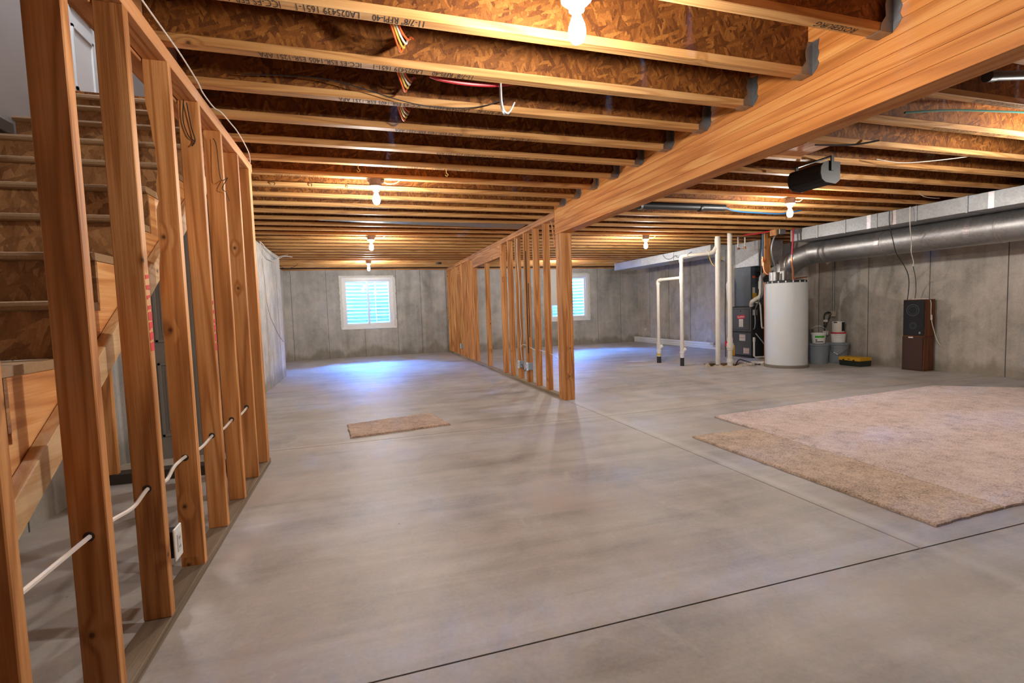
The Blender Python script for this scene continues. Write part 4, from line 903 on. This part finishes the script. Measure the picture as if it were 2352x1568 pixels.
rb_ = obj('return_cabinet', MB((8.45, 7.9, .3)).box(8.36, 7.75, .0, 8.8, 8.35, .60), M['galv'], loc=(8.45, 7.9, .3), bevel=.004); tag(rb_, 'dull sheet metal return box on the floor between furnace and heater', 'duct box')
# ---- drain piping of the bathroom rough-in
dp = thing('drain_piping', 'cream plastic drain piping with two standpipes and a tall stack', 'pipe', (6.1, 8.2, 0)); d0 = (6.1, 8.2, 0)
def pipe(pts, r, nm='pipe', mt='pvc', k=0):
    m = MB(d0); m.tube(smooth_path(pts, k) if k else pts, r, 14); return obj(nm, m, M[mt], dp, smooth=True)
ax, ay = 5.86, 8.76; bx_, by_ = 5.93, 8.09; sx_, sy_ = 6.565, 7.85
pipe([(ax, ay, .40), (ax, ay, 1.62)], .031, 'standpipe'); pipe([(ax, ay, 1.60), (ax, ay, 1.66), (ax + .005, ay - .03, 1.69), (ax + .01, ay - .09, 1.70)], .038, 'elbow', k=4)
pipe([(ax + .008, ay - .07, 1.70), (bx_, by_ + .05, 1.70)], .031, 'cross_arm'); pipe([(bx_ - .004, by_ + .06, 1.70), (bx_, by_, 1.70)], .037, 'tee_branch')
pipe([(ax, ay, .25), (ax, ay, .43)], .045, 'wye'); pipe([(ax, ay, .30), (ax + .06, ay - .05, .36)], .036, 'wye_branch', 'pvcw'); pipe([(ax, ay, .235), (ax, ay, .275)], .049, 'collar', 'pvcw')
pipe([(ax, ay, .13), (ax, ay, .24)], .043, 'stub', 'pvcw'); pipe([(ax, ay, .15), (ax, ay, .20)], .0436, 'primer_mark', 'yellow'); pipe([(ax, ay, 0), (ax, ay, .135)], .0445, 'foam_sleeve', 'abs')
pipe([(bx_, by_, .38), (bx_, by_, 1.62)], .034, 'standpipe'); pipe([(bx_, by_, 1.60), (bx_, by_, 1.80)], .040, 'tee'); pipe([(bx_, by_, 1.78), (bx_, by_, 2.02)], .034, 'standpipe')
pipe([(bx_, by_, 2.0), (bx_, by_, 2.07), (bx_ + .03, by_ - .01, 2.10), (bx_ + .10, by_ - .04, 2.115)], .041, 'elbow', k=4); pipe([(bx_ + .08, by_ - .03, 2.112), (sx_ - .16, sy_ + .06, 2.14)], .034, 'cross_arm')
pipe([(sx_ - .17, sy_ + .065, 2.14), (sx_ - .09, sy_ + .035, 2.16), (sx_ - .04, sy_ + .015, 2.22), (sx_, sy_, 2.30)], .041, 'sweep', k=4)
pipe([(bx_, by_, .25), (bx_, by_, .385)], .039, 'wye'); pipe([(bx_, by_, .28), (bx_ + .06, by_ - .04, .34)], .034, 'wye_branch', 'pvcw'); pipe([(bx_, by_, .245), (bx_, by_, .28)], .044, 'collar', 'pvcw')
pipe([(bx_, by_, .155), (bx_, by_, .25)], .037, 'stub', 'pvcw'); pipe([(bx_, by_, 0), (bx_, by_, .16)], .038, 'foam_sleeve', 'abs')
pipe([(sx_, sy_, .01), (sx_, sy_, 2.455)], .0455, 'stack'); pipe([(sx_, sy_, 2.15), (sx_, sy_, 2.42)], .053, 'tee')
# ---- sump pit
sp = thing('sump_pit', 'round sump pit with broken concrete lip around the pipes', 'sump pit', (SC[0], SC[1], -.1)); s0 = (SC[0], SC[1], -.1)
m = MB(s0); m.lathe([(SC[2] - .005, -.098), (SC[2] - .005, -.005), (SC[2] - .02, -.005), (SC[2] - .02, -.09), (.001, -.09)], SC[0], SC[1], 32); obj('basin', m, M['basin'], sp)
rr = random.Random(11)
n = 44; vv = []; ff = []
for k in range(n):
    a = 2 * math.pi * k / n; hgt = (.018 + .03 * rr.random()) if -2.8 < math.atan2(math.sin(a), math.cos(a)) < .4 else .004 + .01 * rr.random()
    ri = SC[2] + .002; ro_ = SC[2] + .05 + .05 * rr.random()
    for (r, z) in ((ri, .0005), (ri + .004, hgt), ((ri + ro_) / 2, hgt * (.7 + .5 * rr.random())), (ro_, .0005)): vv.append((SC[0] + r * math.cos(a), SC[1] + r * math.sin(a), z))
for k in range(n):
    for i in range(4): ff.append((k * 4 + i, ((k + 1) % n) * 4 + i, ((k + 1) % n) * 4 + (i + 1) % 4, k * 4 + (i + 1) % 4))
m = MB(s0); m.add(vv, ff); obj('broken_lip', m, M['rough'], sp)
m = MB(s0); m.lathe([(.07, 0.0005), (.055, .03), (.03, .06), (.012, .075)], 6.20, 7.70, 5); obj('chunk', m, M['rough'], sp)
m = MB(s0); m.box(6.95, 7.42, 0.0005, 7.05, 7.55, .045); obj('chunk', m, M['rough'], sp, bevel=.015)
# pump discharge pipe
pd = thing('pump_discharge_pipe', 'cream pump discharge pipe with check valve, right of the tall stack', 'pipe', (6.75, 7.74, 0)); d0 = (6.75, 7.74, 0)
def pp(z0, z1, r, nm, mt='pvc'):
    m = MB(d0); m.tube([(6.75, 7.74, z0), (6.75, 7.74, z1)], r, 16); return obj(nm, m, M[mt], pd, smooth=True)
pp(.50, 2.60, .043, 'pipe'); pp(.40, .52, .052, 'valve_neck'); pp(.33, .42, .066, 'check_valve'); pp(.10, .36, .045, 'lower_pipe'); pp(.29, .33, .056, 'clamp'); pp(.05, .12, .06, 'collar', 'pvcw'); pp(-.08, .06, .05, 'base', 'pvcw')
m = MB(d0); m.box(6.80, 7.70, .18, 6.825, 7.74, .38); obj('tag', m, M['ylw'], pd)
m = MB(d0); m.box(6.68, 7.76, .36, 6.70, 7.80, .46); obj('valve_lever', m, M['redp'], pd)
wire('cord', 'black pump cord running down beside the discharge pipe', 'cord', [(6.69, 7.78, 2.2), (6.685, 7.78, 1.5), (6.69, 7.80, .9), (6.70, 7.8, .4), (6.70, 7.8, .15)], .008, M['abs'])
wire('cord', 'black cord lying on the floor from the pit to the heater', 'cord', [(6.86, 7.72, -.02), (6.92, 7.70, .09), (7.02, 7.64, .07), (7.12, 7.50, .012), (7.16, 7.44, .012), (7.2, 7.47, .012)], .012, M['abs'])
for i, (p_, q_) in enumerate((((7.33, 7.82, .02), (7.48, 7.5, .03)), ((7.2, 7.85, .016), (7.36, 7.55, .017)))):
    wire('pipe_offcut', ('short cream pipe offcut lying on the floor left of the heater', 'thin cream pipe offcut lying on the floor by the pit')[i], 'pipe', [p_, q_], .018 - .004 * i, M['pvc'], 8, 1)
wire('wire', 'yellow wire loop hanging behind the tall stack', 'wire', [(6.44, 7.98, 2.22), (6.5, 7.96, 2.0), (6.56, 7.93, 1.91), (6.62, 7.9, 1.96), (6.72, 7.84, 2.1)], .008, M['yellow'])
# ---- white gutter lengths against the right wall
for i in range(3):
    y0, y1 = 10.45 + .1 * i, 14.36; z = .001 + .058 * i; x0 = 8.67 - .004 * i
    g = MB((8.73, 12.4, z)); prof = [(x0, z + .012), (x0 + .012, z + .001), (x0 + .11, z + .001), (x0 + .115, z + .05), (x0 + .02, z + .056), (x0 - .012, z + .056), (x0 - .014, z + .044), (x0 + .004, z + .036)]
    g.prism([(a, b_) for a, b_ in prof], 1, y0, y1)
    tag(obj('gutter_length', g, M['vinyl'], loc=(8.73, 12.4, z)), ('lowest long white plastic length on the floor by the right wall', 'middle long white plastic length stacked by the right wall', 'topmost long white plastic length stacked by the right wall')[i], 'trim', 'stacked white plastic lengths')
tag(obj('pipe_end', MB((8.82, 13.9, .42)).tube([(XR - .001, 13.9, .42), (XR - .035, 13.9, .42)], .035, 14), M['white'], loc=(8.82, 13.9, .42)), 'small white round pipe end in the wall above the white lengths', 'pipe end')
tag(obj('paper_scrap', MB((6.0, 9.5, 0)).add([(5.40, 9.22, .0015), (5.72, 9.05, .0015), (5.86, 9.10, .0015), (5.52, 9.30, .0015), (5.40, 9.22, .004), (5.72, 9.05, .004), (5.86, 9.10, .004), (5.52, 9.30, .004)], [(3, 2, 1, 0), (4, 5, 6, 7), (0, 1, 5, 4), (1, 2, 6, 5), (2, 3, 7, 6), (3, 0, 4, 7)]), M['card'], loc=(6.0, 9.5, 0)), 'pale scrap of board lying on the floor left of the standpipes', 'scrap')
# ---- buckets and cans
def bucket(lab, loc, s=1.0, rot=0):
    t = thing('bucket', lab, 'bucket', loc, rot, group='large grey buckets')
    m = MB(); m.lathe([(.142, 0), (.147, .004), (.165, .29), (.172, .29), (.173, .302), (.167, .305), (.168, .325), (.175, .325), (.176, .337), (.169, .34)], 0, 0, 36); obj('body', m, M['bucket'], t, smooth=True)
    m = MB(); m.lathe([(.171, .341), (.182, .343), (.184, .375), (.178, .382), (.165, .384), (.163, .374), (.001, .374)], 0, 0, 36); obj('lid', m, M['bucket'], t, smooth=True)
    return t
B1 = (8.20, 7.09, 0); B2 = (8.60, 7.02, 0)
bucket('large grey lidded bucket right beside the water heater', B1); b2 = bucket('large grey lidded bucket behind the yellow case', B2)
m = MB(); m.tube(smooth_path([(-.168, .05, .30), (-.174, -.0, .24), (-.172, -.08, .19), (-.13, -.14, .17), (-.02, -.172, .24), (.05, -.172, .30)]), .004, 6); wh_ = obj('wire_handle', m, M['galv'], b2, smooth=True)
m = MB(); m.tube([(-.172, -.05, .205), (-.15, -.12, .165)], .011, 8); obj('grip', m, M['white'], wh_)
t = thing('pail', 'small white pail with a green label on the left grey bucket', 'pail', (B1[0], B1[1] - .0, .3842))
m = MB(); m.lathe([(.10, 0), (.118, .17), (.125, .172), (.126, .188), (.118, .19), (.112, .17), (.001, .168)], 0, 0, 30); obj('body', m, M['white'], t, smooth=True)
def arc_band(r0, r1, z0, z1, a0, a1, n=10):
    m = MB(); vv = []
    for i in range(n + 1):
        a = a0 + (a1 - a0) * i / n; vv += [(r0 * math.cos(a), r0 * math.sin(a), z0), (r1 * math.cos(a), r1 * math.sin(a), z1)]
    m.add(vv, [(2 * i, 2 * i + 2, 2 * i + 3, 2 * i + 1) for i in range(n)]); return m
fc = math.atan2(-7.09, -8.2)
obj('green_label', arc_band(.1118, .1162, .105, .145, fc - .55, fc + .95), M['grn'], t)
obj('label_print', arc_band(.1035, .1055, .022, .04, fc - .5, fc + .8), M['dkgrn'], t)
obj('label_print', arc_band(.1065, .1082, .055, .075, fc - .5, fc - .2), M['dkgrn'], t)
m = MB(); m.tube(smooth_path([(-.085, .092, .16), (-.08, .10, .25), (-.03, .04, .315), (.03, -.03, .315), (.08, -.09, .25), (.085, -.092, .16)]), .004, 6); obj('wire_handle', m, M['galv'], t, smooth=True)
t = thing('tub', 'white printed tub with red rim on the right grey bucket', 'tub', (B2[0], B2[1], .3842))
m = MB(); m.lathe([(.108, 0), (.122, .165)], 0, 0, 30); obj('body', m, M['white'], t, smooth=True)
m = MB(); m.lathe([(.125, .166), (.128, .17), (.128, .188), (.12, .192), (.001, .192)], 0, 0, 30); obj('lid', m, M['redp'], t, smooth=True)
fc2 = math.atan2(-7.02, -8.6)
for k in range(4): obj('label_print', arc_band(.1095 + .0034 * k, .110 + .0034 * k + .0009, .03 + .035 * k, .037 + .035 * k, fc2 - .6, fc2 + .7), M['labelgrey'], t)
t = thing('paint_can', 'white paint can with a black label on top of the red-rimmed tub', 'can', (B2[0], B2[1], .5766))
m = MB(); m.lathe([(.098, 0), (.1, .004), (.1, .2), (.098, .204)], 0, 0, 30); obj('body', m, M['card'], t, smooth=True)
m = MB(); m.lathe([(.102, .2045), (.102, .212), (.088, .212), (.086, .206), (.001, .206)], 0, 0, 30); obj('lid', m, M['galv'], t, smooth=True)
obj('black_label', arc_band(.1006, .1006, .02, .19, fc2 + .55, fc2 + 1.4), M['blk'], t); obj('black_label', arc_band(.1006, .1006, .175, .195, fc2 - .8, fc2 - .2), M['blk'], t)
# ---- yellow and black case
t = thing('tool_case', 'yellow and black tool case on the floor before the buckets', 'tool case', (8.42, 6.56, 0)); o = (8.42, 6.56, 0)
m = MB(o); m.prism([(8.30, .012), (8.31, .0005), (8.56, .0005), (8.57, .095), (8.29, .095)], 1, 6.36, 6.75); obj('bottom_shell', m, M['dkgrn'], t, bevel=.004)
m = MB(o); m.prism([(8.285, .096), (8.575, .096), (8.57, .15), (8.54, .16), (8.31, .16), (8.29, .15)], 1, 6.355, 6.755); obj('lid', m, M['ylw'], t, bevel=.006)
for y in (6.45, 6.64): m = MB(o); m.box(8.276, y, .07, 8.2845, y + .03, .12); obj('latch', m, M['dkgrn'], t, bevel=.002)
m = MB(o); m.box(8.2835, 6.54, .118, 8.285, 6.575, .13); obj('logo', m, M['dkgrn'], t)
# ---- stacked hi-fi speakers
t = thing('floor_speaker', 'brown floor speaker at the bottom of the speaker stack', 'speaker', (8.65, 5.68, 0)); o = (8.65, 5.68, 0)
m = MB(o); m.box(8.556, 5.515, 0, 8.78, 5.845, .56); obj('cabinet', m, M['spkwood'], t, bevel=.003)
m = MB(o); m.box(8.538, 5.525, .012, 8.5555, 5.835, .548); gr = obj('grille', m, M['spkcloth'], t, bevel=.006)
m = MB(o); m.box(8.533, 5.665, .53, 8.538, 5.735, .55); obj('name_plate', m, M['card'], gr)
t = thing('shelf_speaker', 'black-fronted wooden speaker on top of the brown one', 'speaker', (8.65, 5.68, .5605)); o = (8.65, 5.68, .5605)
m = MB(o); m.box(8.556, 5.505, .561, 8.775, 5.835, 1.15); obj('cabinet', m, M['spkwood'], t, bevel=.003)
m = MB(o); m.box(8.540, 5.512, .572, 8.5555, 5.828, 1.14); gr = obj('grille', m, M['blk'], t, bevel=.006)
def ringx(y, z, r, w, nm):
    m = MB(o); n = 28; vv = []
    for i in range(n):
        a = 2 * math.pi * i / n
        for rr_ in (r - w, r + w):
            for xx in (8.5385, 8.5405): vv.append((xx, y + rr_ * math.cos(a), z + rr_ * math.sin(a)))
    ff = []
    for i in range(n):
        b0, b1 = 4 * i, 4 * ((i + 1) % n)
        ff += [(b0, b1, b1 + 2, b0 + 2), (b0 + 1, b0 + 3, b1 + 3, b1 + 1), (b0, b0 + 1, b1 + 1, b1), (b0 + 2, b1 + 2, b1 + 3, b0 + 3)]
    m.add(vv, ff); return obj(nm, m, M['ring'], gr)
ringx(5.68, .98, .092, .004, 'woofer_ring'); ringx(5.68, .98, .062, .002, 'woofer_ring'); ringx(5.675, .73, .05, .003, 'tweeter_ring'); ringx(5.675, .73, .03, .002, 'tweeter_ring')
m = MB(o); m.box(8.5375, 5.56, .602, 8.5395, 5.583, .632); obj('badge', m, M['galv'], gr)
wire('cord', 'pale cord draped over the top speaker and down its side', 'cord', [(8.60, 5.74, 1.155), (8.66, 5.58, 1.158), (8.66, 5.499, 1.12), (8.665, 5.495, .95), (8.68, 5.49, .8), (8.72, 5.48, .65), (8.76, 5.46, .5), (8.80, 5.42, .4)], .006, M['nm'])
tag(obj('cord_plug', MB((8.665, 5.49, .86)).tube([(8.665, 5.487, .90), (8.667, 5.487, .82)], .013, 8), M['nm'], loc=(8.665, 5.49, .86)), 'white plug on the cord beside the top speaker', 'plug')
# ---- conduit and hanging cords on the right wall
t = thing('wall_conduit', 'thin metal conduit down the right wall to an outlet', 'conduit', (8.81, 7.3, .9)); o = (8.81, 7.3, .9)
m = MB(o); m.tube([(8.812, 7.30, 2.2), (8.812, 7.30, .97)], .014, 10); obj('tube', m, M['galv'], t, smooth=True)
m = MB(o); m.box(8.775, 7.255, .86, 8.829, 7.345, .97); obj('outlet_box', m, M['rough'], t, bevel=.004)
t = thing('power_cord', 'black looped cord with white tags hanging from the wall outlet', 'cord', (8.74, 7.35, .9)); o = (8.74, 7.35, .9)
m = MB(o); m.tube(smooth_path([(8.775, 7.32, .93), (8.76, 7.38, .945), (8.75, 7.44, .90), (8.75, 7.45, .80), (8.75, 7.44, .62), (8.745, 7.43, .56)]), .011, 8); obj('cord', m, M['abs'], t, smooth=True)
m = MB(o); m.tube(smooth_path([(8.775, 7.31, .92), (8.76, 7.33, .87), (8.755, 7.37, .78), (8.75, 7.42, .66), (8.745, 7.43, .56)]), .009, 8); obj('cord', m, M['abs'], t, smooth=True)
m = MB(o); m.box(8.735, 7.36, .755, 8.745, 7.45, .80); obj('upper_tag', m, M['white'], t, bevel=.003)
m = MB(o); m.box(8.73, 7.34, .50, 8.74, 7.46, .58); obj('lower_tag', m, M['white'], t, bevel=.003)
wire('cord', 'black thin cord dangling past the ducts above the speakers', 'cord', [(7.45, 5.30, 2.459), (7.455, 5.30, 2.25), (7.60, 5.34, 2.0), (7.75, 5.40, 1.85), (8.35, 5.66, 1.62), (8.62, 5.80, 1.40), (8.66, 5.86, 1.05)], .006, M['abs'])
wire('string', 'pale knotted string dangling past the ducts above the speakers', 'string', [(7.452, 5.02, 2.459), (7.455, 5.02, 2.22), (7.7, 5.16, 1.98), (7.76, 5.2, 1.85), (7.9, 5.26, 1.72), (7.905, 5.27, 1.65)], .006, M['card'])
wire('cord', 'dark cord trailing down the wall behind the top speaker', 'cord', [(7.905, 5.27, 1.66), (8.4, 5.56, 1.5), (8.6, 5.68, 1.3), (8.64, 5.72, 1.16)], .005, M['abs'])
for i, (pts, lab) in enumerate((([(6.65, 4.38, 2.47), (6.8, 4.42, 2.44), (7.1, 4.5, 2.45), (7.3, 4.56, 2.47)], 'thin pale wire under the joists beside the trunk duct'), ([(4.6, 3.40, 2.47), (4.9, 3.35, 2.44), (5.3, 3.2, 2.458), (5.5, 3.1, 2.48)], 'thin pale wire strung between right joists past the hung speaker'))):
    wire('wire', lab, 'wire', pts, .004, M['nm'])
# ---- carpets
def rug(name, lab, poly, z0, z1, mat, seed, step=.05):
    rr = random.Random(seed); o = (sum(p[0] for p in poly) / len(poly), sum(p[1] for p in poly) / len(poly), z0)
    pts = []
    for (a, b_) in zip(poly, poly[1:] + poly[:1]):
        L = math.dist(a, b_); n = max(1, int(L / step))
        for i in range(n):
            t = i / n; jx_ = (rr.random() - .5) * .014 if i else 0
            nx, ny = (b_[1] - a[1]) / L, -(b_[0] - a[0]) / L
            pts.append((a[0] + (b_[0] - a[0]) * t + nx * jx_, a[1] + (b_[1] - a[1]) * t + ny * jx_))
    m = MB(o); c = (o[0], o[1]); n = len(pts)
    inn = [(p[0] + (c[0] - p[0]) * .015, p[1] + (c[1] - p[1]) * .015) for p in pts]
    m.add([(*p, z0) for p in pts] + [(*p, z1 - .006) for p in pts] + [(*p, z1) for p in inn],
          [tuple(range(n - 1, -1, -1)), tuple(range(2 * n, 3 * n))] + [(i, (i + 1) % n, n + (i + 1) % n, n + i) for i in range(n)] + [(n + i, n + (i + 1) % n, 2 * n + (i + 1) % n, 2 * n + i) for i in range(n)])
    return tag(obj(name, m, mat, loc=o), lab, 'carpet')
rug('carpet_remnant', 'large pinkish carpet remnant on the floor at the right', [(3.51, 4.26), (7.19, 4.53), (8.2, 3.72), (8.25, 1.55), (3.40, 1.757)], .0008, .021, M['carpP'], 1)
rug('carpet_remnant', 'narrow beige carpet strip along the edge of the pink carpet', [(2.81, 3.70), (3.47, 3.68), (3.385, 1.757), (2.816, 1.735)], .0008, .019, M['carpB'], 2)
rug('floor_mat', 'small tan carpet mat lying alone on the middle floor', [(-.19, 5.55), (.748, 5.78), (.861, 5.107), (-.146, 4.966)], .0008, .02, M['carpM'], 3)
